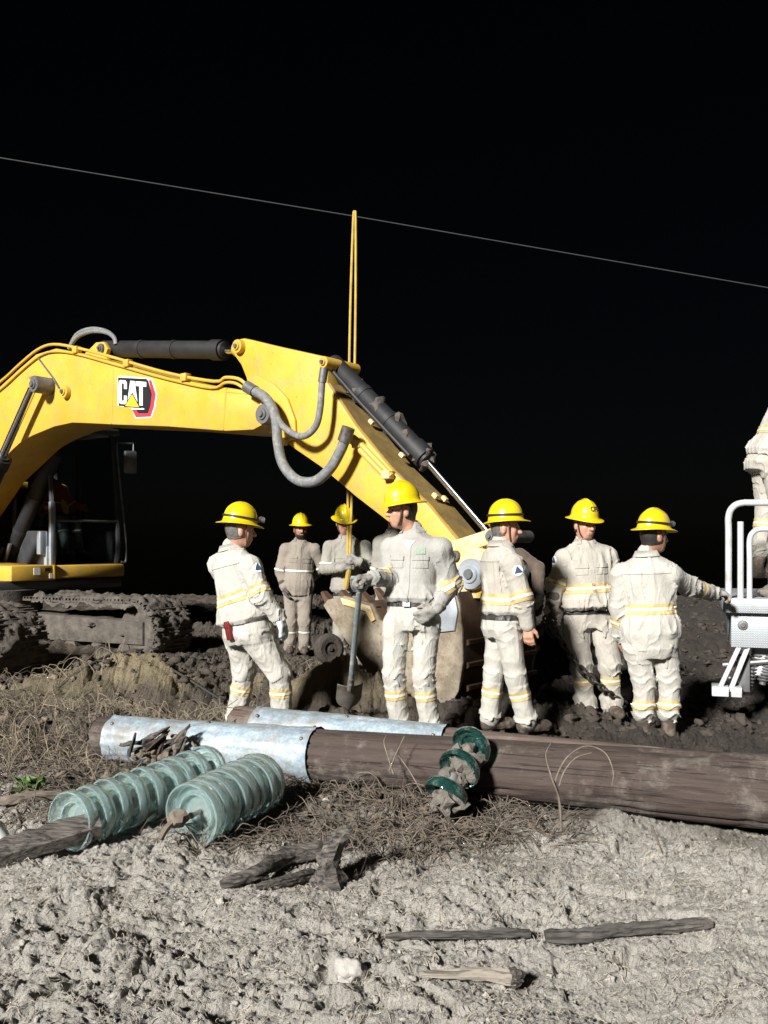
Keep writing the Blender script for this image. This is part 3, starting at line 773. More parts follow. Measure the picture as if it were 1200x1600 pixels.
    if spec.get('belt', True):
        p = J['pel']+U*(top*sl_-.03)
        kp = (sid2 == nm2.index('t')) | (np.abs((TV-nv(p))@nv(U)) < .05)
        bm = cutout(TV, TF, TN, kp, [(p+U*.019, U), (p-U*.019, -U)], .006)
        if bm:
            bl = wchild('belt', bm_mesh('belt', bm, True), M['belt'], root)
            if spec.get('buckle'):
                bm = bmesh.new(); b_box(bm, p+Ft*(.134*fat+belly*.4)+Rt*.0, .055, .012, .04, Rt, Ft, .003); wchild('buckle', bm_mesh('buckle', bm), M['silver'], bl)
    if spec.get('pouch'):
        p = J['pel']+U*(top*sl_-.075)-Ft*.155*fat+Rt*.02
        bm = bmesh.new(); b_box(bm, p, .062, .035, .14, Rt, Ft, .01); po = wchild('phone_pouch', bm_mesh('phone_pouch', bm, True, 40), M['leather_red'], root)
        bm = bmesh.new(); b_box(bm, p+U*.035-Ft*.019, .05, .006, .035, Rt, Ft, .002); wchild('pouch_flap', bm_mesh('pouch_flap', bm, True, 40), M['leather_red'], po)
    # ---- boots
    for s_ in 'RL':
        f = Field(.009); an, kn = J['an'+s_], J['kn'+s_]; fd = N((*spec.get('foot'+s_, spec['face']), 0)); sole = an.z-.105
        gzz = spec.get('gz', 0); 
        f.cone(an+N(kn-an)*.15, an-UP*.045, .056, .054, .02)
        hl = Vector((an.x, an.y, an.z-.065))
        f.cone(hl-fd*.025, hl+fd*.16-UP*.006, .046, .043, .03); f.cone(hl+fd*.10-UP*.004, hl+fd*.19-UP*.012, .047, .036, .03)
        sd = seed+3
        V, Fq = f.mesh(lambda P: .006*vn3(P[:, 0]*35+sd, P[:, 1]*35, P[:, 2]*45)); V[:, 2] = np.maximum(V[:, 2], sole)
        bo = wchild('boot', mesh_np('boot', V, Fq), M['boot'], root)
    # ---- gloves
    for s_ in 'RL':
        g = spec.get('glove'+s_)
        if g:
            W, d, n, curl, th = hands[s_]; f = Field(.0075); hand_prims(f, W, d, n, curl, .0045, th, 1.06)
            fa = N(J['wr'+s_]-J['el'+s_]); cl = spec.get('cuff', .07)
            f.cone(W+d*.02, W-fa*.02, .036, .045, .02); f.cone(W-fa*.01, W-fa*cl, .046, .062*S, .02)
            V, Fq = f.mesh(lambda P: .004*vn3(P[:, 0]*50+seed, P[:, 1]*50, P[:, 2]*50))
            wchild('glove', mesh_np('glove', V, Fq), M['glove_'+g], root)
    # ---- hard hat, strap, lamp
    if spec.get('hat', True):
        tl = spec.get('hattilt', 0.)
        Fq_ = (Fh*math.cos(tl)+Uh*math.sin(tl)); Uq = (Uh*math.cos(tl)-Fh*math.sin(tl)); 
        hc = H+Uh*.082-Fh*.004
        me, pt = hat_mesh(hc, Fq_, Uq, Rh); hat = wchild('hard_hat', me, M['helmet'], root)
        for q in (-1, 1):
            bm = bmesh.new(); b_tube(bm, smooth_path([H+Rh*q*.092+Uh*.06+Fh*.028, H+Rh*q*.079-Uh*.03+Fh*.036, H+Rh*q*.056-Uh*.088+Fh*.045, H-Uh*.121+Fh*.052], 4), .0055, 6)
            wchild('chin_strap', bm_mesh('chin_strap', bm, True), M[spec.get('strapmat', 'leather_strap')], hat)
        if spec.get('lamp') or spec.get('goggle'):
            bm = bmesh.new(); pts = [pt(2*math.pi*k/40, 1.0, .12, .006)-Uq*.006*math.cos(2*math.pi*k/40) for k in range(41)]
            for k in range(40):
                a, c = pts[k], pts[k+1]; vs = [bm.verts.new(x) for x in (a-Uq*.007, c-Uq*.007, c+Uq*.007, a+Uq*.007)]; bm.faces.new(vs)
            bmesh.ops.remove_doubles(bm, verts=bm.verts, dist=1e-4); bmesh.ops.recalc_face_normals(bm, faces=bm.faces)
            r = bmesh.ops.solidify(bm, geom=list(bm.faces), thickness=-.003)
            wchild('lamp_strap', bm_mesh('lamp_strap', bm), M['black'], hat)
        if spec.get('lamp'):
            c = pt(0, 1, .14, .01); bm = bmesh.new(); cyl(bm, c-Fq_*.006, c+Fq_*.034, .024, 16); b_box(bm, c, .02, .055, .035, Fq_, Rh, .004)
            lp = wchild('headlamp', bm_mesh('headlamp', bm, True, 40), M['grey_metal'], hat)
            bm = bmesh.new(); b_lathe(bm, [(.021, .0), (.021, .004), (.014, .010), (0, .012)], c+Fq_*.034, Fq_, 16); wchild('headlamp_lens', bm_mesh('headlamp_lens', bm, True), M['lamp_lens'], hat)
        if spec.get('hattext'):
            ang0 = spec['hattext']; cu = bpy.data.curves.new('t', 'FONT'); cu.body = 'CFE'; cu.size = .05; cu.align_x = 'CENTER'; cu.offset = .0012; cu.resolution_u = 2
            to = bpy.data.objects.new('t', cu); COL.objects.link(to); dg = bpy.context.evaluated_depsgraph_get(); me = bpy.data.meshes.new_from_object(to.evaluated_get(dg)); bpy.data.objects.remove(to)
            for v in me.vertices:
                a = ang0-v.co.x/.115; zz = .36+v.co.y/.125; v.co = pt(a, math.sqrt(max(0, 1-zz*zz)), zz, .008)
            wchild('hat_lettering', me, M['ink'], hat)
    return root, J, hands
M['leather_strap'] = m_plain('brown_chin_strap', (.10, .055, .03), .7)

PEOPLE = []
def P(**k): k['seed'] = len(PEOPLE)+1; PEOPLE.append(k); return person(k)

# worker with his back turned, left
P(D=6.7, label='stocky line worker in white uniform with back turned, dark red pouch on his belt', base=(395, 0), face=(.72, .69), look=(.93, .30, -.06), fat=1.2, size=1.08,
  J=dict(head=(376, 829, -.02), neck=(362, 858), pel=(388, 978, -.02), shR=(398, 880, -.17), shL=(336, 878, .15), elR=(417, 929, -.26), wrR=(441, 958, -.24), elL=(352, 935, .32), wrL=(395, 960, .42),
         hipR=(402, 990, -.10), hipL=(372, 990, .08), knR=(440, 1050, -.10), knL=(378, 1052, .12), anR=(443, 1118, -.06), anL=(366, 1120, .18)),
  jacket='cloth_clean', trousers='cloth_clean', gloveR='white', gloveL='white', cuff=.13, handR=dict(d=(.12, -.05, -.28), n=(-.6, .3, -.3), curl=.45), lamp=True, pouch=True, hair='hair_grey', skin='skin', hem=.05, puff=.035, waist=.13,
  bands=dict(t=.40, a=.82, s=.40), patch='R', patchdir=(.4, -.6, .5), hattilt=-.06, tilt=(-.10, 0, 0), trim=-.03)
# centre worker leaning on a shovel
W4, J4, H4 = P(D=6.3, label='line worker in pale grey uniform leaning on a shovel, hand on hip, open collar', base=(640, 0), face=(-.30, -.95), look=(-.93, -.30, -.03), fat=.97, size=1.0,
  J=dict(head=(628, 798, 0), neck=(645, 832, .03), pel=(643, 958), shR=(611, 852, .08), shL=(689, 853, -.06), elR=(612, 902, -.02), wrR=(583, 902, -.20), elL=(706, 912, .02), wrL=(680, 948, -.13),
         hipR=(618, 975), hipL=(668, 975), knR=(615, 1055, -.03), knL=(661, 1056, -.03), anR=(625, 1137, 0), anL=(673, 1140, 0)),
  jacket='cloth_grey', trousers='cloth_clean', gloveR='grey', gloveL='grey', cuff=.12, handR=dict(d=(-.95, -.2, .05), n=(.1, -.1, -1), curl=1.15), handL=dict(d=(-.75, -.25, -.45), n=(-.2, 1, 0), curl=.7),
  undershirt=True, chest_logo=True, buckle=True, hair='hair', hem=.14, puff=.035, waist=.17, belly=.01, bands=dict(t=.46, a=.92, s=.34), hattilt=-.10, footR=(-.5, -.8), footL=(.1, -1))
# side-on worker right of the bucket
P(D=6.6, label='line worker in pale uniform standing side-on beside the excavator bucket, looking right', base=(790, 0), face=(.86, .42), look=(.94, -.22, -.05), size=1.0,
  J=dict(head=(790, 825, 0), neck=(783, 852), pel=(785, 970), shR=(797, 877, -.17), shL=(787, 872, .17), elR=(810, 930, -.20), wrR=(819, 973, -.16), elL=(815, 930, .2), wrL=(825, 975, .2),
         hipR=(792, 985, -.08), hipL=(782, 985, .08), knR=(803, 1055, -.10), knL=(774, 1055, .08), anR=(819, 1118, -.08), anL=(768, 1122, .10)),
  jacket='cloth', trousers='cloth_clean', handR=dict(d=(.05, -.05, -1), n=(.5, .8, 0), curl=.5), goggle=True, skin='skin', hair='hair_grey', hem=.09, puff=.03, waist=.12, bands=dict(t=.30, a=.98, s=.42), patch='R', patchdir=(.1, -1, .1), hattilt=.12)
# facing worker with the chain
W6, J6, H6 = P(D=7.4, label='line worker facing the camera in mud-stained uniform, holding a dark chain', base=(925, 0), face=(.12, -.99), look=(.38, -.92, -.10), fat=1.08, size=1.06,
  J=dict(head=(912, 820, -.03), neck=(914, 848), pel=(920, 958), shR=(881, 868, 0), shL=(951, 866, .02), elR=(868, 912, -.02), wrR=(857, 950, -.12), elL=(966, 915, .06), wrL=(966, 958, 0),
         hipR=(898, 972), hipL=(942, 972), knR=(906, 1040, -.05), knL=(951, 1040, -.04), anR=(914, 1096), anL=(955, 1096)),
  jacket='cloth', trousers='cloth', gloveR='dark', gloveL='grey', cuff=.10, handR=dict(d=(-.25, -.3, -.8), n=(.8, -.1, -.2), curl=1.2), hair='hair', hem=.06, puff=.045, waist=.09, belly=.02, bands=dict(t=.37, a=.95, s=.36), hattext=-.05, strapmat='belt', hattilt=-.05, patch='R', patchdir=(-1, -.3, .1), fold=1.25)
# worker seen from behind, reaching to the truck
P(D=6.7, label='line worker seen from behind in long untucked jacket, reaching to the white truck platform', base=(1020, 0), face=(.34, .94), look=(.92, .34, -.04), fat=1.02, size=1.04,
  J=dict(head=(1022, 838, 0), neck=(1010, 868), pel=(1016, 1000), shR=(1044, 893, -.06), shL=(974, 893, .06), elR=(1086, 917, .12), wrR=(1137, 931, .30), elL=(970, 952, .04), wrL=(975, 995, .12),
         hipR=(1038, 1012), hipL=(996, 1012), knR=(1046, 1065), knL=(1006, 1065), anR=(1045, 1133), anL=(1006, 1133)),
  jacket='cloth_clean', trousers='cloth_clean', gloveR='grey', handR=dict(d=(1, .15, -.05), n=(.1, 0, -1), curl=.9), lamp=True, moustache=True, skin='skin_dark', hem=-.10, puff=.04, belt=False, bands=dict(t=.38, a=1.42, s=.50), patch='R', patchdir=(.3, -.5, .8), trim=.10, footR=(.3, .9), footL=(0, 1))
# bearded worker, further back
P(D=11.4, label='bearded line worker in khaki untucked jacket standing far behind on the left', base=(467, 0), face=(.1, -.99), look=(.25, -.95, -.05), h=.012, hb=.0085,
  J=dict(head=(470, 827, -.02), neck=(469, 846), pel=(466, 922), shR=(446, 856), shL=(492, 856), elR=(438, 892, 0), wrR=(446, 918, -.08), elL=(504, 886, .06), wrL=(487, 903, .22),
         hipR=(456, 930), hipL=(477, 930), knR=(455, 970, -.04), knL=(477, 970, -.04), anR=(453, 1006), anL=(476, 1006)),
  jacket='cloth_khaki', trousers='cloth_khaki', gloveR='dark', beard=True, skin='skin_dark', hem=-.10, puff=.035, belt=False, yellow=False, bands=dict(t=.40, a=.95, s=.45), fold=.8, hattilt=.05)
# worker holding the sling
W3, J3, H3 = P(D=10.0, label='line worker in dimmed muddy grey uniform holding the end of the yellow sling behind the bucket', base=(543, 0), face=(.05, -1), look=(.20, -.93, -.30), h=.011, hb=.0085,
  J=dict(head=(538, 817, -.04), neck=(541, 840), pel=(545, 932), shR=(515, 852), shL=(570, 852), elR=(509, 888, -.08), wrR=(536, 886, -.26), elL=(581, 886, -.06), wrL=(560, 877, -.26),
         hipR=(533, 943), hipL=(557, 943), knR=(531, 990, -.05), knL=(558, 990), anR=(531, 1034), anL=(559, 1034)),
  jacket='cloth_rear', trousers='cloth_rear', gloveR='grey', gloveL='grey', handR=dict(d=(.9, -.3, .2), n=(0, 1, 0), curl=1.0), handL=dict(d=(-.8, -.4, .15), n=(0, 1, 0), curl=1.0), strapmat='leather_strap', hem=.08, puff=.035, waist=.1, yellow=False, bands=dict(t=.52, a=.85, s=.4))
# mostly hidden helpers
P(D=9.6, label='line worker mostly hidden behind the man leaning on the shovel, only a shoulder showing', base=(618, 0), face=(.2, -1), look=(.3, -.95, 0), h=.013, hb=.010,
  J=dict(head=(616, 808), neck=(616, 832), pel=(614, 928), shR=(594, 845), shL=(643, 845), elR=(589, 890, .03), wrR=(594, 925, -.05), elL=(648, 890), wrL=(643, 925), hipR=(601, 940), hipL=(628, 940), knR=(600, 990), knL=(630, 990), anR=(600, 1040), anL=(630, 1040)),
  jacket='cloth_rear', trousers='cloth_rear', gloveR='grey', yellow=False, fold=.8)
P(D=9.2, label='man in dark brown work clothes half hidden behind the side-on worker, arm bent', base=(800, 0), face=(.5, -.85), look=(-.6, -.8, -.1), h=.013, hb=.010, hat=False,
  J=dict(head=(764, 836), neck=(776, 856), pel=(800, 945), shR=(762, 868), shL=(812, 866), elR=(768, 910), wrR=(790, 940, -.1), elL=(840, 888, -.05), wrL=(836, 938, -.2), hipR=(790, 958), hipL=(815, 958), knR=(790, 1005), knL=(818, 1005), anR=(790, 1048), anL=(820, 1048)),
  jacket='cloth_brown', trousers='cloth_brown', gloveL='dark', skin='skin_dark', yellow=False, bands=dict(t=None, a=None), fold=.8)
# man on the truck platform, leaning out of the picture
P(D=7.75, gz=.985, label='line worker standing on the truck platform, cut off by the right edge of the picture', base=(1195, 0), face=(.85, .5), look=(.9, .3, -.3), fat=1.08, size=1.08,
  J=dict(head=(1262, 592), neck=(1245, 618), pel=(1204, 722), shR=(1248, 640, -.17), shL=(1232, 640, .17), elR=(1262, 695, -.22), wrR=(1285, 730, -.18), elL=(1260, 690, .22), wrL=(1290, 725, .2),
         hipR=(1204, 735, -.09), hipL=(1204, 738, .10), knR=(1212, 800, -.10), knL=(1205, 800, .12), anR=(1200, 878, -.1), anL=(1190, 885, .1)),
  jacket='cloth_clean', trousers='cloth', hem=.02, puff=.04, waist=.1, gloveR='grey', gloveL='grey', bands=dict(t=.40, a=.95, s=.22), trim=.14)

# ---------------------------------------------------------------- excavator
TH = R_(38); MH = Vector((math.cos(TH), -math.sin(TH), 0)); ML = Vector((math.sin(TH), math.cos(TH), 0)); B0 = Vector((.7, 8.2, 0))
def MP(px, py, l=0.):
    """point of the machine's working plane (offset l to its left) seen at a photo position"""
    k = (px-CX)/FPX
    t = (B0.x+ML.x*l-k*(B0.y+ML.y*l))/(MH.x-k*MH.y)
    p = B0-MH*t+ML*l; p.z = CAMZ-(py-HY)/FPX*p.y; return p
EX = empty('excavator', (-5.6, 12.8, 0), 'large yellow tracked excavator with its arm stretched over the workers', 'excavator')
def part(name, bm, mat, root=EX, smooth=True, ang=35): return wchild(name, bm_mesh(name, bm, smooth, ang), M[mat] if isinstance(mat, str) else mat, root)

BW = .33
boom_px = [(-170, 790), (-120, 708), (-60, 650), (0, 603), (28, 577), (56, 553), (86, 544), (124, 551), (180, 566), (262, 589), (337, 603), (365, 607), (395, 613), (413, 628), (419, 647), (412, 663), (395, 672),
           (352, 674), (262, 667), (180, 664), (140, 662), (112, 661), (84, 667), (50, 681), (30, 693), (18, 704), (-30, 752), (-80, 830), (-120, 862)]
bp = [MP(x, y, -BW) for x, y in boom_px]
bm = bmesh.new(); b_prism(bm, bp, ML*2*BW, .025); boom = part('boom', bm, 'yellow')
# plate edges standing proud, weld seam, lugs
def rib(pts, w_, d_, l, nm='weld_rib', mat='yellow', par=None):
    bm = bmesh.new(); b_tube(bm, [MP(x, y, l) for x, y in pts], w_, 6); return part(nm, bm, mat, par or boom)
rib([(178, 568), (174, 662)], .010, 0, -BW); rib([(354, 606), (348, 672)], .010, 0, -BW)
rib([(352, 612), (392, 616), (405, 630)], .008, 0, -BW)
for nm, pts, r in (('hydraulic_pipe', [(-60, 640), (0, 597), (30, 570), (58, 547), (84, 538), (126, 545), (182, 560), (262, 583), (335, 596), (352, 590), (372, 592), (384, 600), (396, 610)], .019),
                   ('hydraulic_pipe', [(-60, 652), (0, 609), (32, 580), (62, 556), (86, 549), (120, 553), (182, 570), (262, 592), (330, 606), (352, 598), (368, 599), (380, 606)], .017)):
    bm = bmesh.new(); b_tube(bm, smooth_path([MP(x, y, -BW-.02) for x, y in pts], 4), r, 8); part(nm, bm, 'yellow')
for (x, y) in ((120, 547), (200, 568), (290, 590)):
    bm = bmesh.new(); b_box(bm, MP(x, y, -BW-.02), .10, .09, .09, MH, ML, .012); part('pipe_clamp', bm, 'yellow')
# pins
def pin(px, py, l0, l1, r, mat='yellow', nm='pin', par=None, cap=True):
    a = MP(px, py, l0); bm = bmesh.new(); d = (ML if l1 > l0 else -ML)
    b_lathe(bm, [(0, -.03), (r*.55, -.03), (r*.6, -.012), (r*.95, -.012), (r, 0), (r, abs(l1-l0)), (0, abs(l1-l0))], a, d, 24)
    o = part(nm, bm, mat, par or EX)
    if cap:
        bm = bmesh.new(); b_lathe(bm, [(0, -.05), (r*.30, -.05), (r*.34, -.028), (0, -.028)], a, d, 16); part('pin_cap', bm, 'grey_metal', o)
    return o
pin(411, 647, -BW-.06, BW+.06, .105, 'grey_metal'); pin(100, 612, -BW-.05, BW+.05, .085, 'yellow'); pin(53, 600, -BW-.24, BW+.24, .11, 'grey_metal')
# lug and pipe on the boom flank
rib([(60, 560), (84, 592), (92, 606)], .012, 0, -BW-.015, 'grease_line', 'grey_metal')
# stick cylinder on top of the boom
def hyd(a, c, e, r, rr, nm, mat='black'):
    a, c, e = Vector(a), Vector(c), Vector(e); d = (c-a).normalized()
    bm = bmesh.new(); b_tube(bm, [a, a+d*.02, c-d*.20, c-d*.20, c-d*.03, c-d*.03, c], [r*.9, r, r, r*1.14, r*1.14, r*.9, r*.85], 24); o = part(nm, bm, mat)
    bm = bmesh.new(); cyl(bm, c-d*.05, e, rr, 18); part('piston_rod', bm, 'chrome', o)
    bm = bmesh.new(); b_tube(bm, [e-d*.02, e+d*.08], rr*1.7, 16); part('rod_eye', bm, 'yellow', o)
    for q in (.35, .62):
        p = a+(c-a)*q; bm = bmesh.new(); b_tube(bm, [p-d*.03, p+d*.03], r*1.08, 24); part('barrel_clamp', bm, 'black', o)
    return o
hyd(MP(162, 545, 0), MP(352, 547, 0), MP(372, 546, 0), .104, .05, 'stick_cylinder')
for l in (-.17, .11):
    bm = bmesh.new(); b_prism(bm, [MP(x, y, l) for x, y in ((128, 556), (140, 545), (150, 535), (162, 534), (168, 545), (164, 556), (172, 568))], ML*.06, .006); part('cylinder_bracket', bm, 'yellow', boom)
pin(157, 544, -.19, .19, .06, 'grey_metal')
for o_, h_ in ((-.1, 0), (-.02, 4)):
    bm = bmesh.new(); b_tube(bm, smooth_path([MP(108, 545, o_), MP(120, 527-h_, o_), MP(142, 518-h_, o_), MP(165, 519-h_*.4, o_), MP(178, 527, o_), MP(181, 538, o_)], 5), .028, 10); part('cylinder_hose', bm, 'hose')
# boom cylinders, one either side
for l, pp in ((-BW-.17, ((53, 602), (4, 712), (-75, 895))), (BW+.17, ((128, 602), (86, 702), (8, 893)))):
    a, c, e = MP(*pp[0], l), MP(*pp[1], l), MP(*pp[2], l); hyd(e, c, a, .12, .055, 'boom_cylinder')
bm = bmesh.new(); b_tube(bm, [MP(86, 735, BW+.30), MP(50, 815, BW+.30), MP(10, 893, BW+.30)], .02, 8); part('cylinder_line', bm, 'grey_metal')
bm = bmesh.new(); b_tube(bm, [MP(5, 855, BW+.02), MP(-10, 893, BW+.02)], .03, 8); b_tube(bm, [MP(16, 850, BW+.02), MP(3, 893, BW+.02)], .03, 8); part('hose_end', bm, 'grey_metal')

# stick
SW = .21
stick_px = [(362, 545), (365, 535), (371, 530), (380, 528), (394, 531), (440, 542), (508, 557), (514, 566), (511, 598), (555, 665), (608, 730), (670, 791), (714, 845), (738, 866), (738, 880), (722, 888), (700, 880), (660, 852), (604, 814),
            (555, 776), (501, 730), (440, 688), (420, 676), (408, 662), (398, 640), (390, 615), (384, 590), (376, 570), (366, 556)]
bm = bmesh.new(); b_prism(bm, [MP(x, y, -SW) for x, y in stick_px], ML*2*SW, .022); stick = part('stick', bm, 'yellow')
pin(371, 541, -SW-.05, SW+.05, .075, 'yellow'); pin(506, 566, -SW-.04, SW+.04, .06, 'yellow')
rib([(398, 540), (402, 560), (412, 600), (432, 650), (446, 668)], .008, 0, -SW, par=stick)
# curved doubler plate near the boom joint
bm = bmesh.new(); b_prism(bm, [MP(x, y, -SW-.035) for x, y in ((386, 588), (405, 588), (428, 600), (448, 622), (460, 655), (462, 686), (448, 690), (424, 672), (410, 650), (398, 620))], ML*.03, .006); part('doubler_plate', bm, 'yellow', stick)
# front cover; muddy yellow darkened to stand in for its shade
fc = [MP(x, y, -SW)+ML*.03 for x, y in ((512, 600), (555, 665), (608, 730), (670, 791), (716, 846))]
nrm_ = ML.cross((fc[3]-fc[1]).normalized()); nrm_ = nrm_ if nrm_.z > 0 else -nrm_
bm = bmesh.new(); b_prism(bm, [p+nrm_*.003 for p in fc]+[p+nrm_*.014 for p in fc[::-1]], ML*(2*SW-.06)); part('front_cover', bm, 'yellow_shade_mud', stick, False)
# front cover bolts and blocks
fn_ = Vector((0, 0, 1))
for (x, y, l) in ((558, 658, .0), (606, 711, .0), (668, 780, .05), (664, 776, -.06)):
    p = MP(x, y, -SW); q = p+ML*(SW+l); d = (MP(670, 791, -SW)-MP(555, 665, -SW)).normalized()
    up_ = ML.cross(d); up_ = up_ if up_.z > 0 else -up_
    bm = bmesh.new(); b_box(bm, q+up_*.018, .06, .05, .04, d, ML, .008); part('cover_block', bm, 'yellow_dusty', stick)
# bucket cylinder above the stick
d_ = .0
bc = hyd(MP(519, 566, 0), MP(668, 720, 0), MP(766, 834, 0), .098, .036, 'bucket_cylinder')
for k, q in enumerate((.3, .5, .66, .80, .9, .97)):
    p = MP(519, 566, 0).lerp(MP(668, 720, 0), q); bm = bmesh.new(); bmesh.ops.create_icosphere(bm, subdivisions=3, radius=1, matrix=Matrix.Translation(p) @ Matrix.Diagonal((.118, .118, .118, 1)))
    for v in bm.verts:
        n = v.co-p; s_ = .74+.6*float(vn3(np.array([v.co.x*14.]), np.array([v.co.y*14.]), np.array([v.co.z*14.+k]))[0]); v.co = p+n*s_
    part('dried_mud', bm, 'mud', bc)
bm = bmesh.new(); b_tube(bm, [MP(520, 580, -.14), MP(560, 626, -.14), MP(640, 712, -.14)], .02, 8); part('cylinder_pipe', bm, 'black', bc)
# hoses
for pts, r in (([(392, 608), (415, 622), (430, 650), (434, 690), (442, 725), (464, 750), (492, 752), (516, 732), (534, 700), (541, 679)], .052), ([(398, 612), (424, 634), (440, 664), (470, 682), (492, 668), (500, 640), (503, 600), (505, 586)], .034)):
    bm = bmesh.new(); b_tube(bm, smooth_path([MP(x, y, -BW-.10) for x, y in pts], 6), r, 12); part('hydraulic_hose', bm, 'hose')
    for x, y, x2, y2 in ((pts[0]+pts[1]), (pts[-2]+pts[-1])):
        a, b_ = MP(x, y, -BW-.10), MP(x2, y2, -BW-.10); c = (a if (x, y) == pts[0] else b_); dd = (b_-a).normalized()
        bm = bmesh.new(); b_tube(bm, [c-dd*.07, c+dd*.07], r*1.25, 12); part('hose_fitting', bm, 'grey_metal')
for pts in ([(541, 679), (548, 680), (560, 690), (585, 716), (612, 744)], [(537, 684), (522, 712), (512, 732)], [(548, 688), (575, 716), (604, 746)]):
    bm = bmesh.new(); b_tube(bm, smooth_path([MP(x, y, -SW-.05) for x, y in pts], 4), .030, 8); part('stick_pipe', bm, 'yellow', stick)
for (x, y) in ((560, 694), (606, 742), (440, 690)):
    bm = bmesh.new(); b_box(bm, MP(x, y, -SW-.04), .10, .10, .08, MH, ML, .012); part('pipe_clamp', bm, 'yellow_dusty', stick)
# linkage
for l in (-SW-.09, SW+.04):
    bm = bmesh.new(); b_prism(bm, [MP(x, y, l) for x, y in ((690, 856), (698, 848), (760, 828), (772, 832), (774, 844), (764, 850), (706, 870), (694, 868))], ML*.05, .008); part('idler_link', bm, 'yellow_dusty')
    bm = bmesh.new(); b_prism(bm, [MP(x, y, l+.06*(1 if l < 0 else -1)) for x, y in ((756, 834), (770, 832), (778, 845), (776, 895), (762, 908), (750, 898))], ML*.045, .008); part('bucket_link', bm, 'yellow_dusty')
pin(767, 838, -SW-.12, SW+.12, .055, 'grey_metal')
for l in (-.40, -.30, .24):
    bm = bmesh.new(); b_prism(bm, [MP(x, y, l) for x, y in ((702, 852), (716, 850), (775, 862), (776, 905), (768, 935), (712, 935), (704, 905))], ML*.06, .010); part('bucket_lug', bm, 'yellow_dusty')
pin(735, 897, -.46, .32, .135, 'silver', 'bucket_pin'); pin(710, 868, -.43, .30, .045, 'grey_metal', 'bucket_pin')
# bucket
BKW = .64
side_px = [(505, 946), (512, 937), (538, 931), (582, 944), (592, 968), (604, 976), (625, 962), (690, 925), (712, 925), (718, 945), (722, 985), (723, 1035), (716, 1080), (698, 1112), (660, 1128), (625, 1118), (596, 1088), (565, 1038), (530, 985)]
for l in (-BKW, BKW-.04):
    bm = bmesh.new(); b_prism(bm, [MP(x, y, -BKW)+ML*(l+BKW) for x, y in side_px], ML*.04, .006); sp_ = part('bucket_side', bm, 'bucket')
    bm = bmesh.new(); b_prism(bm, [MP(x, y, -BKW)+ML*(l+BKW-.022) for x, y in ((534, 934), (580, 947), (588, 968), (582, 972), (573, 955), (538, 944))], ML*.02, .003); part('side_cutter', bm, 'yellow_dusty', sp_)
    bm = bmesh.new(); b_prism(bm, [MP(x, y, -BKW)+ML*(l+BKW-.022) for x, y in ((690, 932), (712, 932), (717, 955), (712, 985), (684, 988))], ML*.02, .003); part('wear_plate', bm, 'silver', sp_)
shell = [(712, 925), (718, 945), (722, 985), (723, 1035), (716, 1080), (698, 1112), (660, 1128), (625, 1118), (596, 1088), (565, 1038), (530, 985), (505, 946)]
inn = [(704, 927), (709, 948), (713, 985), (714, 1033), (707, 1074), (692, 1102), (660, 1117), (631, 1108), (604, 1082), (574, 1034), (539, 982), (512, 944)]
bm = bmesh.new(); b_prism(bm, [MP(x, y, -BKW)+ML*.042 for x, y in shell+inn[::-1]], ML*(2*BKW-.084), 0); sh_ = part('bucket_shell', bm, 'rust')
for k in range(3):
    bm = bmesh.new(); q = [MP(x, y, -BKW)+ML*.05 for x, y in ((724, 1000+k*36), (728, 1002+k*36), (728, 1008+k*36), (724, 1010+k*36))]; b_prism(bm, q, ML*(2*BKW-.1), 0); part('wear_strip', bm, 'rust', sh_)
for k in range(5):
    c = MP(508, 946, -BKW)+ML*(.10+k*(2*BKW-.2)/4); dd = (MP(505, 946, -BKW)-MP(530, 985, -BKW)).normalized(); up_ = ML.cross(dd)
    bm = bmesh.new(); 
    vs = [c-dd*.10+ML*.06*a+up_*.05*b_ for a, b_ in ((-1, -1), (1, -1), (1, 1), (-1, 1))]+[c+dd*.16+ML*.035*a+up_*.012*b_ for a, b_ in ((-1, -1), (1, -1), (1, 1), (-1, 1))]
    v = [bm.verts.new(x) for x in vs]
    for f in ((0, 3, 2, 1), (4, 5, 6, 7), (0, 1, 5, 4), (1, 2, 6, 5), (2, 3, 7, 6), (3, 0, 4, 7)): bm.faces.new([v[i] for i in f])
    bmesh.ops.recalc_face_normals(bm, faces=bm.faces); part('bucket_tooth', bm, 'rust')
# CAT decal on the boom flank
def decal(pts, mat, lift, nm, par):
    bm = bmesh.new(); b_prism(bm, [MP(x, y, -BW)-ML*lift for x, y in pts], ML*.002); return part(nm, bm, mat, par, False)
dec = decal([(184, 589), (187, 587), (238, 591), (246, 616), (243, 636), (237, 653), (212, 654), (206, 638), (184, 634)], 'decal_white', .004, 'decal', boom)
def dchild(pts, mat, lift, nm='decal_shape'): 
    o = decal(pts, mat, lift, nm, boom); return o
dchild([(233, 594), (237, 594), (244, 616), (241, 636), (236, 651), (213, 652), (207, 640), (213, 640), (217, 646), (232, 646), (236, 634), (238, 616)], 'decal_red', .007)
dchild([(232, 594), (238, 616), (236, 634), (232, 646), (217, 646), (213, 640), (226, 640), (226, 594)], 'decal_black', .007)
dchild([(185, 590), (230, 592), (227, 638), (186, 634)], 'decal_black', .006)
def lp(u_, v_): return (185.8+u_*44.6, 632.5-v_*40.5+u_*3.6)
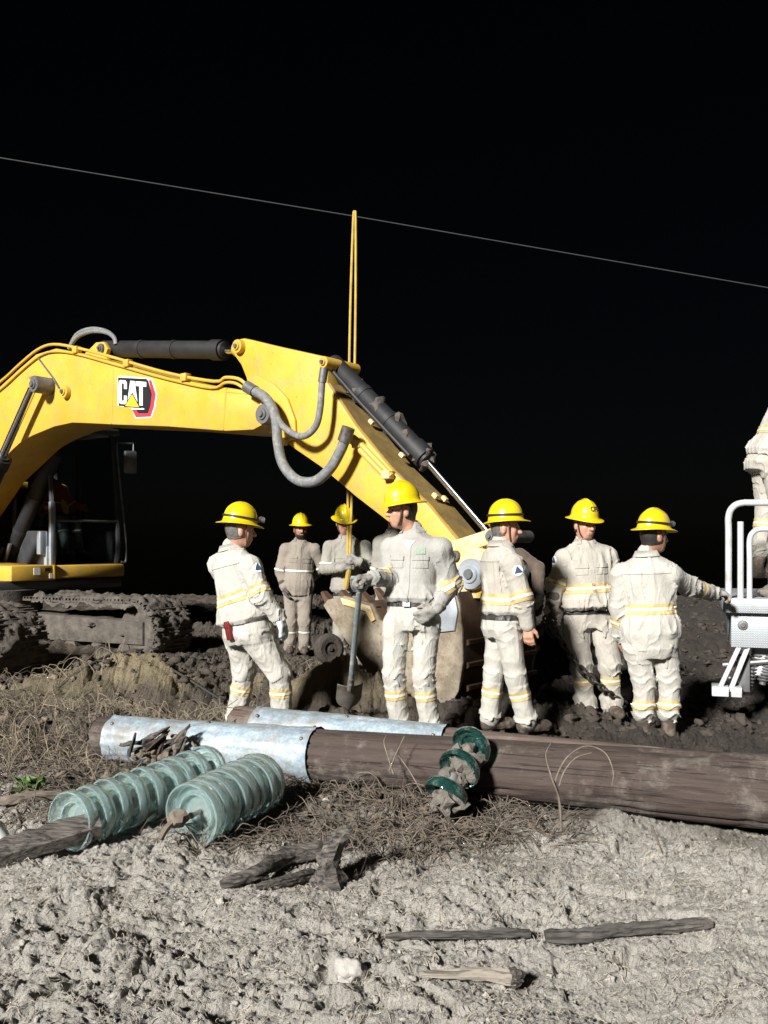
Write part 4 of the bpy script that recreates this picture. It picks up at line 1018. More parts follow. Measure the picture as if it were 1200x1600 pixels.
LET = {'C': [(.02, .12), (.06, .04), (.25, .04), (.30, .12), (.30, .37), (.20, .37), (.20, .2), (.18, .16), (.14, .16), (.12, .2), (.12, .8), (.14, .84), (.18, .84), (.20, .8), (.20, .63), (.30, .63), (.30, .88), (.25, .96), (.06, .96), (.02, .88)],
       'A': [(.31, .04), (.42, .96), (.57, .96), (.69, .04), (.575, .04), (.555, .2), (.44, .2), (.42, .04)], 'T': [(.61, .96), (.98, .96), (.98, .78), (.855, .78), (.855, .04), (.735, .04), (.735, .78), (.61, .78)]}
for k_, sh in LET.items(): decal([lp(*p) for p in sh], 'decal_white', .0095, 'decal_letter', boom)
decal([lp(*p) for p in ((.20, -.06), (.495, .52), (.79, -.06))], 'decal_black', .0115, 'decal_shape', boom)
decal([lp(*p) for p in ((.25, -.03), (.495, .44), (.74, -.03))], 'decal_yellow', .0135, 'decal_shape', boom)

# cab
CP = Vector((-4.87, 13.19, 0)); CWD, CDP, CZ0, CZ1 = 1.15, 1.75, 1.10, 3.15
def CPT(a, b_, z): p = CP+ML*a-MH*b_; p.z = z; return p
cabr = EX
bm = bmesh.new(); b_box(bm, CPT(CWD/2, CDP/2, CZ0-.03), CWD, CDP, .06, ML, -MH, .01); cabf = part('cab_floor', bm, 'dark_frame')
bm = bmesh.new(); b_box(bm, CPT(CWD/2, CDP/2, CZ1), CWD+.04, CDP+.04, .10, ML, -MH, .04); part('cab_roof', bm, 'dark_frame')
lean = .10
for nm, a, b_, r in (('cab_pillar', .02, 0, .045), ('cab_pillar', CWD-.02, 0, .045), ('cab_pillar', .02, CDP*.62, .05), ('cab_pillar', CWD-.02, CDP*.62, .05), ('cab_pillar', .02, CDP, .06), ('cab_pillar', CWD-.02, CDP, .06)):
    bt = b_+(lean*1.9 if b_ == 0 else 0)
    bm = bmesh.new(); b_tube(bm, smooth_path([CPT(a, b_+(.06 if b_ == 0 else 0), CZ0), CPT(a, b_, CZ0+.35), CPT(a, b_+(bt-b_)*.45, CZ0+1.2), CPT(a, bt, CZ1)], 5), r, 8); part(nm, bm, 'dark_frame')
bm = bmesh.new(); b_tube(bm, [CPT(.03, .005, 1.75), CPT(CWD-.03, .005, 1.75)], .018, 8); part('windscreen_bar', bm, 'grey_metal')
def pane(pts): 
    bm = bmesh.new(); n = (pts[1]-pts[0]).cross(pts[2]-pts[0]).normalized(); b_prism(bm, pts, n*.006); return part('window_pane', bm, 'pane', EX, False)
pane([CPT(.06, .06, CZ0+.03), CPT(CWD-.06, .06, CZ0+.03), CPT(CWD-.06, .01, 1.73), CPT(.06, .01, 1.73)])
pane([CPT(.06, .015, 1.77), CPT(CWD-.06, .015, 1.77), CPT(CWD-.06, .17, 3.07), CPT(.06, .17, 3.07)])
pane([CPT(.02, .08, CZ0+.5), CPT(.02, CDP*.58, CZ0+.5), CPT(.02, CDP*.58, 3.05), CPT(.02, .2, 3.05)])
pane([CPT(CWD-.02, .08, CZ0+.5), CPT(CWD-.02, CDP*.58, CZ0+.5), CPT(CWD-.02, CDP*.58, 3.05), CPT(CWD-.02, .2, 3.05)])
bm = bmesh.new(); b_box(bm, CPT(.02, CDP*.32, CZ0+.25), .04, CDP*.6, .5, ML, -MH, .005); b_box(bm, CPT(CWD-.02, CDP*.32, CZ0+.25), .04, CDP*.6, .5, ML, -MH, .005); b_box(bm, CPT(CWD/2, CDP, CZ0+.6), CWD, .05, 1.2, ML, -MH, .005); part('cab_panel', bm, 'dark_frame')
bm = bmesh.new(); b_box(bm, CPT(-.03, -.02, 1.55), .085, .06, .95, ML, -MH, .012); part('silver_pillar_trim', bm, 'silver')
bm = bmesh.new(); b_box(bm, CPT(-.15, .05, 1.42), .12, .10, .34, ML, -MH, .015); b_box(bm, CPT(-.08, .03, 1.22), .07, .08, .30, ML, -MH, .015); part('work_light', bm, 'silver')
# seat, console and operator
bm = bmesh.new(); b_box(bm, CPT(.58, .95, 1.62), .52, .52, .14, ML, -MH, .05); b_box(bm, CPT(.58, 1.22, 2.05), .5, .14, .8, ML, -MH, .05); b_box(bm, CPT(.58, .95, 1.33), .4, .4, .45, ML, -MH, .03); part('driver_seat', bm, 'seat')
bm = bmesh.new(); b_box(bm, CPT(.22, .8, 1.72), .12, .4, .14, ML, -MH, .03); b_tube(bm, [CPT(.22, .65, 1.78), CPT(.22, .63, 1.98)], .025, 8); b_box(bm, CPT(.93, .8, 1.72), .12, .4, .14, ML, -MH, .03); b_tube(bm, [CPT(.93, .65, 1.78), CPT(.93, .63, 1.98)], .025, 8); part('control_console', bm, 'black')
# front sill and deck
bm = bmesh.new(); b_box(bm, CPT(CWD/2+.02, .03, .99), CWD+.06, .22, .20, ML, -MH, .04); part('cab_sill', bm, 'yellow')
bm = bmesh.new(); b_box(bm, CPT(-.36, .35, .985), .70, .9, .22, ML, -MH, .02); deck = part('deck', bm, 'yellow')
bm = bmesh.new(); b_box(bm, CPT(-.32, -.103, 1.01), .10, .006, .10, ML, -MH); part('deck_label', bm, 'decal_white', EX, False)
bm = bmesh.new(); b_box(bm, CPT(-.15, -.103, 1.03), .09, .006, .05, ML, -MH); part('deck_label', bm, 'decal_black', EX, False)
bm = bmesh.new(); b_box(bm, CPT(-.10, -.103, .94), .05, .006, .07, ML, -MH); part('deck_label', bm, 'decal_white', EX, False)
bm = bmesh.new(); b_tube(bm, [CPT(-.04, -.06, .90), CPT(-.04, -.06, 1.09)], .05, 12); part('deck_post', bm, 'yellow')
# mirror and grab rail
bm = bmesh.new(); b_tube(bm, smooth_path([CPT(CWD+.02, -.02, 1.12), CPT(CWD+.10, -.03, 1.14), CPT(CWD+.10, -.02, 1.5), CPT(CWD+.05, .03, 2.2), CPT(CWD+.0, .06, 2.85), CPT(CWD+.0, .06, 3.0)], 5), .016, 8); part('grab_rail', bm, 'grey_metal')
bm = bmesh.new(); b_tube(bm, [CPT(CWD, .06, 2.85), CPT(CWD, .06, 3.0), CPT(CWD+.26, .0, 3.0), CPT(CWD+.26, .0, 2.82)], .016, 8); part('mirror_bracket', bm, 'grey_metal')
bm = bmesh.new(); b_box(bm, CPT(CWD+.20, .0, 2.70), .20, .06, .40, (ML*.9+MH*.4), -MH, .03); part('mirror', bm, 'grey_metal')
# upper body behind, swing ring
bm = bmesh.new(); b_box(bm, CPT(-1.25, 2.2, 1.55), 1.1, 2.6, 1.1, ML, -MH, .06); b_box(bm, CPT(.2, 3.2, 1.7), 2.9, 2.2, 1.5, ML, -MH, .1); part('engine_house', bm, 'yellow')
bm = bmesh.new(); b_box(bm, CPT(-.1, 1.7, .80), 2.6, 3.4, .16, ML, -MH, .03); part('turntable_frame', bm, 'dark_frame')
bm = bmesh.new(); cyl(bm, Vector((-5.75, 13.0, .45)), Vector((-5.75, 13.0, .75)), .75, 32); part('swing_ring', bm, 'mud')
bm = bmesh.new(); b_box(bm, MP(-70, 880, 0), .7, .9, .5, MH, ML, .05); b_box(bm, MP(-20, 893, 0), 1.0, .75, .25, MH, ML, .03); part('boom_foot', bm, 'yellow')
# crawler tracks
PH = R_(30); TF_ = Vector((math.cos(PH), -math.sin(PH), 0)); TL = Vector((math.sin(PH), math.cos(PH), 0))
def shoe_mesh():
    bm = bmesh.new(); b_box(bm, (0, 0, 0), .185, .72, .03, bevel=.006)
    for q in (-.06, .0, .06): b_box(bm, (q, 0, .028), .018, .72, .03, bevel=.004)
    bmesh.ops.subdivide_edges(bm, edges=[e for e in bm.edges if e.calc_length() > .5], cuts=4)
    return bm_mesh('track_shoe', bm)
SHM = shoe_mesh(); SHM.materials.append(M['mud'])
def clump(bm, p, r, seed, sub=2, flat=1.0, amp=.55, fq=1.3):
    t = bmesh.ops.create_icosphere(bm, subdivisions=sub, radius=1)
    c = np.array([v.co for v in t['verts']]); n = 1+amp*vn3(c[:, 0]*fq+seed, c[:, 1]*fq+seed*1.7, c[:, 2]*fq)+amp*.5*vn3(c[:, 0]*fq*2.3, c[:, 1]*fq*2.3+seed, c[:, 2]*fq*2.3)
    for v, k in zip(t['verts'], n): q = v.co*float(k)*r; q.z *= flat; v.co = Vector(p)+q
for ti, (tip, zb) in enumerate(((Vector((-3.9, 9.6, 0)), -.16), (Vector((-2.76, 11.7, 0)), -.20))):
    RAD = .40; LEN = 4.4; c0 = tip-TF_*RAD; c1 = c0-TF_*(LEN-2*RAD); zc = zb+RAD+.05
    per = 2*(LEN-2*RAD)+2*math.pi*RAD; ns = int(per/.195)
    for k in range(ns):
        s_ = k/ns*per; L_ = LEN-2*RAD
        if s_ < L_: p = c1+TF_*s_; z = zc+RAD-.03*math.sin(math.pi*s_/L_); d = TF_; up_ = UP
        elif s_ < L_+math.pi*RAD: a = (s_-L_)/RAD; p = c0+TF_*math.sin(a)*RAD; z = zc+math.cos(a)*RAD; d = TF_*math.cos(a)-UP*math.sin(a); up_ = TF_*math.sin(a)+UP*math.cos(a)
        elif s_ < 2*L_+math.pi*RAD: p = c0-TF_*(s_-L_-math.pi*RAD); z = zc-RAD; d = -TF_; up_ = -UP
        else: a = (s_-2*L_-math.pi*RAD)/RAD; p = c1-TF_*math.sin(a)*RAD; z = zc-math.cos(a)*RAD; d = -TF_*math.cos(a)+UP*math.sin(a); up_ = -TF_*math.sin(a)-UP*math.cos(a)
        o = bpy.data.objects.new('track_shoe', SHM); COL.objects.link(o); o.parent = EX
        y_ = up_.cross(d); mt = Matrix((d, y_, up_)).transposed().to_4x4(); mt.translation = Vector((p.x, p.y, z))-EX.location; o.matrix_local = mt
    bm = bmesh.new(); b_prism(bm, [Vector((c.x, c.y, z_))-TL*.24 for c, z_ in ((c0+TF_*.1, zc+.14), (c0+TF_*.1, zc-.16), (c1-TF_*.1, zc-.22), (c1-TF_*.1, zc+.2))], TL*.48, .02); tf = part('track_frame', bm, 'mud')
    bm = bmesh.new(); cyl(bm, c0-TL*.2+UP*zc, c0+TL*.2+UP*zc, RAD-.05, 28); part('idler_wheel', bm, 'mud', tf)
    bm = bmesh.new(); cyl(bm, c1-TL*.2+UP*zc, c1+TL*.2+UP*zc, RAD-.05, 28); part('sprocket', bm, 'mud', tf)
    for k in range(7):
        c = c0+(c1-c0)*((k+.5)/7.); bm = bmesh.new(); cyl(bm, c-TL*.22+UP*(zc-.26), c+TL*.22+UP*(zc-.26), .11, 14); part('track_roller', bm, 'mud', tf)
    nl_, nw_ = 260, 26; V_ = []; ss_ = np.linspace(-1.9, math.pi*RAD+.35, nl_); ww_ = np.linspace(-.37, .37, nw_)
    for s_ in ss_:
        if s_ < 0: p = c0+TF_*s_; z = zc; n_ = UP; rad_ = RAD
        elif s_ < math.pi*RAD: a = s_/RAD; p = c0; z = zc; n_ = TF_*math.sin(a)+UP*math.cos(a)
        else: p = c0-TF_*(s_-math.pi*RAD); z = zc; n_ = -UP
        for w_ in ww_: V_.append((*(Vector((p.x, p.y, z))+TL*w_), *n_))
    V_ = np.array(V_); q_ = V_[:, :3]+V_[:, 3:]*RAD
    h_ = RAD+.035+.05*vn3(q_[:, 0]*5, q_[:, 1]*5, q_[:, 2]*5+ti*9)+.045*vn3(q_[:, 0]*13, q_[:, 1]*13, q_[:, 2]*13)+.02*vn3(q_[:, 0]*31, q_[:, 1]*31, q_[:, 2]*31)
    eg = np.tile(np.minimum(1, (.37-np.abs(ww_))/.05), nl_); h_ = h_-.10*(1-eg)
    i_ = np.arange(nl_*nw_).reshape(nl_, nw_); F_ = np.stack([i_[:-1, :-1], i_[1:, :-1], i_[1:, 1:], i_[:-1, 1:]], -1).reshape(-1, 4)
    wchild('mud_layer', mesh_np('mud_layer', V_[:, :3]+V_[:, 3:]*h_[:, None], F_), M['mud'], EX)
    bm = bmesh.new(); rnd = random.Random(5+ti)
    for k in range(120):
        a = rnd.random(); s_ = -rnd.uniform(-.30, .34)
        if a < .42: p = c0.lerp(c1, rnd.random()**1.3); z = zc+RAD+.02
        elif a < .62: p = c0.lerp(c1, rnd.random()**1.3); z = zc+rnd.uniform(-.3, .3); s_ = rnd.choice((-.26, .26))
        else: a2 = rnd.uniform(0, math.pi); p = c0+TF_*math.sin(a2)*(RAD+.02); z = zc+math.cos(a2)*(RAD+.02)
        clump(bm, (p.x+TL.x*s_, p.y+TL.y*s_, z), rnd.uniform(.02, .065), rnd.random()*30, 2, .6)
    part('caked_mud', bm, 'mud', EX)['kind'] = 'stuff'
# operator, seated
def op():
    q = CPT(.58, 1.0, 1.78)
    def pj(a, b_, z):
        p = CPT(a, b_, z); return (p.x/p.y*FPX+CX, HY-(z-CAMZ)*FPX/p.y, p.y)
    J = {}
    for k, v in dict(head=(.58, .98, 2.62), neck=(.58, 1.05, 2.42), pel=(.58, 1.0, 1.80), shR=(.38, 1.03, 2.30), shL=(.78, 1.03, 2.30), elR=(.28, .85, 2.02), wrR=(.24, .66, 1.98), elL=(.88, .85, 2.02), wrL=(.92, .66, 1.98),
                     hipR=(.48, .98, 1.78), hipL=(.68, .98, 1.78), knR=(.46, .52, 1.80), knL=(.70, .52, 1.80), anR=(.46, .40, 1.32), anL=(.70, .40, 1.32)).items():
        x, y, d = pj(*v); J[k] = (x, y, d)
    D0 = 14.; out = {}
    for k, (x, y, d) in J.items():
        wx, wy, wz = (x-CX)/FPX*d, d, CAMZ-(y-HY)/FPX*d
        out[k] = ((wx/D0)*FPX+CX, HY-(wz-CAMZ)*FPX/D0, wy-D0)
    P(D=D0, label='excavator operator in orange vest seated in the dark cab', face=(MH.x, MH.y), look=(MH.x, MH.y, -.1), h=.013, hb=.010, J=out, jacket='cloth_orange', trousers='cloth_navy', skin='skin_dark', yellow=False, hat=False, bands=dict(t=.4), gz=1.1, group='machine crew')
op()

# ---------------------------------------------------------------- truck platform on the right
TD = 7.2
TR = empty('utility_truck', (2.728, 7.2, 0), 'white utility truck with diamond-plate platform and tube railings at right edge', 'truck')
X0 = 2.728
bm = bmesh.new(); b_box(bm, (X0+1.1, TD+.85, .925), 2.2, 1.7, .115, bevel=.008); part('platform', bm, 'diamond', TR)
bm = bmesh.new(); b_box(bm, (X0+.06+1.04, TD+.87, .725), 2.08, 1.6, .28, bevel=.008); part('platform_box', bm, 'diamond', TR)
bm = bmesh.new(); b_lathe(bm, [(0, .02), (.016, .02), (.018, .012), (.036, .010), (.040, 0)], (X0+.148, TD+.068, .765), (0, -1, 0), 20); part('round_latch', bm, 'grey_metal', TR)
def hoop(x, y, z0, z1, r, nm='hand_rail', ln=1.9, rad=.026, c=.09):
    bm = bmesh.new(); b_tube(bm, smooth_path([(x, y, z0), (x, y, z1-c-.15), (x, y, z1-c), (x+c*.3, y, z1-c*.3), (x+c, y, z1), (x+c+.2, y, z1), (x+ln, y, z1)], 5), rad, 12); part(nm, bm, 'white_paint', TR)
hoop(X0+.04, TD+.05, .98, 1.75, 0, c=.11); hoop(X0+.10, TD+.06, .98, 1.66, 0, ln=.001+.2, rad=.018, c=.02) if False else None
bm = bmesh.new(); b_tube(bm, [(X0+.13, TD+.06, .98), (X0+.13, TD+.06, 1.60)], .024, 10); part('rail_post', bm, 'white_paint', TR)
hoop(X0+.20, TD+.10, .98, 1.54, 0, rad=.022, c=.09); hoop(X0+.44, TD+1.2, .98, 1.80, 0, rad=.026, c=.11)
bm = bmesh.new(); clump(bm, (X0+.42, TD+.30, 1.02), .12, 3.3, 3, .55, .4); clump(bm, (X0+.6, TD+.25, 1.02), .11, 5.3, 3, .5, .4); part('mud_sack', bm, 'mud_pale', TR)
# outrigger legs, springs and pads
for (a, b_, r) in (((1147, 1008), (1117, 1078), .030), ((1158, 1012), (1133, 1080), .022)):
    bm = bmesh.new(); b_box(bm, (at(*a, TD+.1)+at(*b_, TD+.1))/2, .052, (at(*a, TD+.1)-at(*b_, TD+.1)).length, .05, (1, .0, .42), (at(*a, TD+.1)-at(*b_, TD+.1)), .006); part('outrigger_leg', bm, 'white_paint', TR)
for a, b_ in (((1166, 1012), (1145, 1076)), ((1182, 1012), (1170, 1066))):
    A, B = at(*a, TD+.25), at(*b_, TD+.25); bm = bmesh.new(); cyl(bm, A, B, .028, 12); pts = []
    d = (B-A).normalized(); u = d.orthogonal().normalized(); v = d.cross(u)
    for k in range(90): t = k/89; pts.append(A.lerp(B, .08+t*.84)+(u*math.cos(k*.75)+v*math.sin(k*.75))*.042)
    b_tube(bm, pts, .009, 5); part('spring_damper', bm, 'grey_metal', TR)
for a in ((1110, 1135), (1138, 1154)):
    p0, p1 = at(a[0], 1073, TD+.05), at(a[1], 1088, TD+.05); bm = bmesh.new(); b_box(bm, ((p0.x+p1.x)/2, TD+.14, (p0.z+p1.z)/2), p1.x-p0.x, .22, abs(p1.z-p0.z), bevel=.006); part('outrigger_pad', bm, 'white_paint', TR)
bm = bmesh.new(); b_box(bm, (X0+.16, TD+.22, .36), .10, .10, .30, bevel=.01); b_tube(bm, [(X0+.0, TD+.2, .42), (X0+.6, TD+.2, .50)], .022, 8); b_tube(bm, [(X0+.05, TD+.3, .30), (X0+.5, TD+.3, .34)], .018, 8); part('step_frame', bm, 'grey_metal', TR)
bm = bmesh.new(); b_box(bm, (X0+.55, TD+.42, .46), .62, .4, .24, bevel=.02); b_box(bm, (X0+.72, TD+.35, .33), .28, .3, .14, bevel=.02); part('winch_housing', bm, 'white_paint', TR)
for dy in (.45, 1.25):
    bm = bmesh.new(); b_box(bm, (X0+2.6, TD+dy, .62), 4.4, .12, .22, bevel=.01); part('chassis_rail', bm, 'dark_frame', TR)
bm = bmesh.new(); b_box(bm, (X0+3.6, TD+.85, 1.25), 2.4, 1.9, .9, bevel=.04); part('service_body', bm, 'white_paint', TR)
for dy in (.05, 1.65):
    bm = bmesh.new(); b_lathe(bm, [(.18, -.14), (.36, -.14), (.47, -.10), (.49, 0), (.47, .10), (.36, .14), (.18, .14)], (X0+2.6, TD+dy, .47), (0, 1, 0), 32); wh = part('wheel', bm, 'black', TR)
    bm = bmesh.new(); b_lathe(bm, [(0, -.06), (.18, -.10), (.2, -.14), (.2, .14), (.18, .10), (0, .06)], (X0+2.6, TD+dy, .47), (0, 1, 0), 24); part('rim', bm, 'white_paint', wh)

TR.rotation_euler.z = -R_(19)
# ---------------------------------------------------------------- utility poles
def log_mesh(A, B, ra, rb, seg=72, nl=260, seed=0, crack=.017):
    """pole along local x from 0 to L, with drying cracks and flats"""
    A, B = Vector(A), Vector(B); L = (B-A).length
    s = np.linspace(0, L, nl); a = np.linspace(0, 2*np.pi, seg, endpoint=False); Sg, Ag = np.meshgrid(s, a, indexing='ij')
    r = ra+(rb-ra)*Sg/L
    cx, cy = np.cos(Ag), np.sin(Ag)
    r = r*(1+.035*vn3(Sg*1.2+seed, cx*1.2, cy*1.2)+.010*vn3(Sg*5, cx*4+seed, cy*4))
    cr = vn3(Sg*.9+seed, cx*6.5, cy*6.5+seed); cr2 = vn3(Sg*2.2+seed*3, cx*13, cy*13)
    r = r-crack*np.exp(-(cr/.05)**2)-.5*crack*np.exp(-(cr2/.06)**2)
    V = np.stack([Sg, cx*r, cy*r], -1).reshape(-1, 3)
    i = np.arange(nl*seg).reshape(nl, seg); j = np.roll(i, -1, 1)
    F = np.stack([i[:-1], i[1:], j[1:], j[:-1]], -1).reshape(-1, 4)[:, ::-1]
    me = mesh_np('pole_shaft', V, F)
    x = (B-A).normalized(); y = UP.cross(x).normalized(); z = x.cross(y)
    mt = Matrix((x, y, z)).transposed().to_4x4(); mt.translation = A
    return me, mt
def end_cap(r, x, seed, nseg=40):
    bm = bmesh.new(); c = bm.verts.new((x, 0, 0)); prev = [c]*nseg; sg = 1 if x > .01 else -1
    for q in range(1, 9):
        cur = [bm.verts.new((x+sg*(.004*math.sin(q*2.4)+.006*math.sin(k*1.7+q+seed)), math.cos(2*math.pi*k/nseg)*r*q/8, math.sin(2*math.pi*k/nseg)*r*q/8)) for k in range(nseg)]
        for k in range(nseg):
            k2 = (k+1) % nseg
            if q == 1: bm.faces.new((c, cur[k], cur[k2]))
            else: bm.faces.new((prev[k], cur[k], cur[k2], prev[k2]))
        prev = cur
    bmesh.ops.recalc_face_normals(bm, faces=bm.faces); return bm_mesh('pole_end', bm, True)
def sleeve_mesh(x0, x1, r0, r1, seed, nl=90, seg=72, dent=.012):
    s = np.linspace(x0, x1, nl); a = np.linspace(0, 2*np.pi, seg+1); Sg, Ag = np.meshgrid(s, a, indexing='ij')
    r = r0+(r1-r0)*(Sg-x0)/(x1-x0)+dent*np.abs(vn3(Sg*3+seed, np.cos(Ag)*2.2, np.sin(Ag)*2.2))+.004*vn3(Sg*14, np.cos(Ag)*9, np.sin(Ag)*9+seed)
    edge = np.minimum(Sg-x0, x1-Sg); r = r+.006*np.exp(-(edge/.012)**2)
    V = np.stack([Sg, np.cos(Ag)*r, np.sin(Ag)*r], -1).reshape(-1, 3); i = np.arange(nl*(seg+1)).reshape(nl, seg+1)
    F = np.stack([i[:-1, :-1], i[1:, :-1], i[1:, 1:], i[:-1, 1:]], -1).reshape(-1, 4)[:, ::-1]
    return mesh_np('metal_sleeve', V, F)
def pole(A, B, ra, rb, s0, s1, label, mat, seed):
    root = empty('utility_pole', A, label, 'pole', 'poles lying on the ground')
    me, mt = log_mesh(A, B, ra, rb, seed=seed); L = (Vector(B)-Vector(A)).length; root.matrix_world = mt
    new_obj('pole_shaft', me, M[mat], root)
    new_obj('pole_end', end_cap(ra, 0, seed), M['wood_end'], root); new_obj('pole_end', end_cap(rb, L, seed), M['wood_end'], root)
    k = lambda s: ra+(rb-ra)*s/L
    new_obj('metal_sleeve', sleeve_mesh(s0, s1, k(s0)+.006, k(s1)+.006, seed), M['galv'], root)
    for q, a in ((s0+.05, 2.2), (s0+.05, .9), (s1-.05, 2.0), (s1-.05, .8), ((s0+s1)/2, 1.4)):
        bm = bmesh.new(); b_lathe(bm, [(0, .012), (.008, .010), (.013, 0)], (q, -math.cos(a)*(k(q)+.012), math.sin(a)*(k(q)+.012)), (0, -math.cos(a), math.sin(a)), 10); new_obj('sleeve_nail', bm_mesh('sleeve_nail', bm, True), M['grey_metal'], root)
    return root, mt, L
d_ = Vector((PF1[0]-PF0[0], PF1[1]-PF0[1], 0)).normalized()
FA = Vector((PF0[0], PF0[1]+.16, .135))-d_*.10; FB = FA+d_*7.2; FB.z = .22
pole(FA, FB, .135, .215, .12, 1.60, 'brown wooden pole lying nearest, with pale metal sleeve at its left end', 'wood', 1.3)
d2 = (d_+Vector((0, .012, 0))).normalized(); 
RA = Vector((-.98, 5.96, .185)); RB = RA+d2*6.6; RB.z = .095
pole(RA, RB, .158, .104, .16, 1.45, 'weathered wooden pole lying behind the nearer one, metal sleeve on its left half', 'wood_light', 6.1)

# ---------------------------------------------------------------- insulators
def disc_profile(R=.145):
    return [(0, .064), (.045, .064), (.062, .060), (.095, .054), (R*.84, .042), (R*.95, .024), (R, .0), (R+.002, -.020), (R-.002, -.034), (R-.010, -.036), (R-.016, -.020), (R-.026, .008), (R-.044, .020), (R-.054, -.006), (R-.062, -.006), (R-.072, .026), (.03, .034), (0, .034)]
def shared(prof, mat, nm, seg=40):
    bm = bmesh.new(); b_lathe(bm, prof, (0, 0, 0), (0, 0, 1), seg); me = bm_mesh(nm, bm, True, 60); me.materials.append(mat); return me
DISC = shared(disc_profile(), M['ins_glass'], 'glass_disc'); DISCD = shared(disc_profile(), M['ins_dark'], 'glass_disc')
CAP = shared([(0, .128), (.020, .128), (.030, .118), (.036, .09), (.050, .058), (.052, .050), (.0, .050)], M['ins_cap'], 'metal_cap', 24)
PINM = shared([(0, .024), (.012, .024), (.011, -.02), (.015, -.026), (.015, -.034), (0, -.036)], M['ins_cap'], 'metal_pin', 12)
def insulator(A, B, n, label, sag=0, disc=None, scale=1.0, jig=.05, fan=0):
    A, B = Vector(A), Vector(B); root = empty('insulator_string', A, label, 'insulator', 'glass insulator strings')
    d = (B-A).normalized()
    for k in range(n):
        t = k/(n-1) if n > 1 else 0
        p = A.lerp(B, t)+Vector((0, 0, -sag*math.sin(math.pi*t))); p.x += random.uniform(-.006, .006)
        dd = (d+Vector((random.uniform(-jig, jig), random.uniform(-jig, jig), random.uniform(-jig, jig)))+Vector((0, 0, fan*(t-.5)))).normalized()
        mt = dd.to_track_quat('Z', 'Y').to_matrix().to_4x4() @ Matrix.Scale(scale, 4); mt.translation = p-A
        o = new_obj('glass_disc', disc or DISC, None, root); o.matrix_local = mt
        c = new_obj('metal_cap', CAP, None, o); q = new_obj('metal_pin', PINM, None, o)
    return root
insulator((-1.47, 4.26, .115), (-.99, 5.0, .16), 9, 'pale aqua glass insulator string lying left, beside the charred board', 0, scale=.98, jig=.09)
I2 = insulator((-.905, 4.30, .135), (-.665, 4.77, .160), 8, 'short thick pale aqua glass insulator string lying right of the longer one', 0, scale=1.08, jig=.03)
bm = bmesh.new(); clump(bm, (-.965, 4.20, .135), .042, 8, 2, 1.0, .5); b_tube(bm, smooth_path([(-.95, 4.24, .14), (-1.0, 4.16, .12), (-1.03, 4.12, .07)], 4), .016, 6); part('end_fitting', bm, 'twig', I2)
I3 = insulator(at(698, 1236, 4.62), at(738, 1166, 4.86), 3, 'mud-caked dark green glass insulator discs leaning against the pole', 0, DISCD, .80, .18, fan=-.6)
bm = bmesh.new(); rnd = random.Random(4)
for k in range(46):
    t = rnd.random(); p = at(690, 1262, 4.58).lerp(at(734, 1172, 4.82), t)+Vector((rnd.uniform(-.06, .05), rnd.uniform(-.05, .03), rnd.uniform(-.04, .02))); clump(bm, p, rnd.uniform(.016, .045), rnd.random()*40, 2, 1, .7)
part('caked_mud', bm, 'mud_grey', I3)['kind'] = 'stuff'

# ---------------------------------------------------------------- wire, sling, chain, shovel
WD = 10.6
A, B = at(-900, 90, WD), at(2100, 597, WD)
pts = [A.lerp(B, k/60) for k in range(61)]
s0 = at(554, 338, WD); off = s0.z-(A+(B-A)*((s0.x-A.x)/(B.x-A.x))).z
for k, p in enumerate(pts):
    t = (p.x-s0.x)/8.; p.z += off-.03*abs(math.tanh(t*1.2))
bm = bmesh.new(); b_tube(bm, pts, .0075, 8); o = new_obj('overhead_wire', bm_mesh('overhead_wire', bm, True), M['wire']); tag(o, 'single thin grey wire crossing the black night sky', 'wire')
SL = empty('lifting_sling', at(545, 880, 10.0), 'long yellow rope sling hanging from the overhead wire', 'sling')
for q in (-.022, .022):
    top = at(554, 338, WD); g = at(545, 872, 9.75)
    pth = smooth_path([top+Vector((0, .02, .018)), top+Vector((q*.6, -.02, -.03)), top.lerp(g, .25)+Vector((q*1.3, 0, 0)), top.lerp(g, .5)+Vector((q*1.4, 0, 0)), top.lerp(g, .8)+Vector((q, 0, 0)), g+Vector((q*.5, 0, 0))], 8)
    bm = bmesh.new(); b_tube(bm, pth, .015, 8); part('sling_strand', bm, 'sling', SL)
bm = bmesh.new(); b_tube(bm, smooth_path([at(545, 868, 9.75), at(546, 885, 9.72), at(543, 905, 9.76), at(541, 918, 9.8)], 4), .03, 8); part('sling_end', bm, 'sling', SL)
# chain
def link_mesh(r=.008, a=.020, b_=.012):
    bm = bmesh.new(); n = 14; pts = []
    for k in range(n): t = 2*math.pi*k/n; pts.append(Vector((math.cos(t)*a+(b_ if math.cos(t) > 0 else -b_)*.6, math.sin(t)*a*.82, 0)))
    rings = []
    for k in range(n):
        d = (pts[(k+1) % n]-pts[k-1]).normalized(); u = Vector((0, 0, 1)); v = d.cross(u); rings.append([bm.verts.new(pts[k]+(u*math.cos(2*math.pi*q/6)+v*math.sin(2*math.pi*q/6))*r) for q in range(6)])
    for k in range(n):
        for q in range(6): bm.faces.new((rings[k][q], rings[k][(q+1) % 6], rings[(k+1) % n][(q+1) % 6], rings[(k+1) % n][q]))
    bmesh.ops.recalc_face_normals(bm, faces=bm.faces); me = bm_mesh('chain_link', bm, True); me.materials.append(M['chain']); return me
LK = link_mesh()
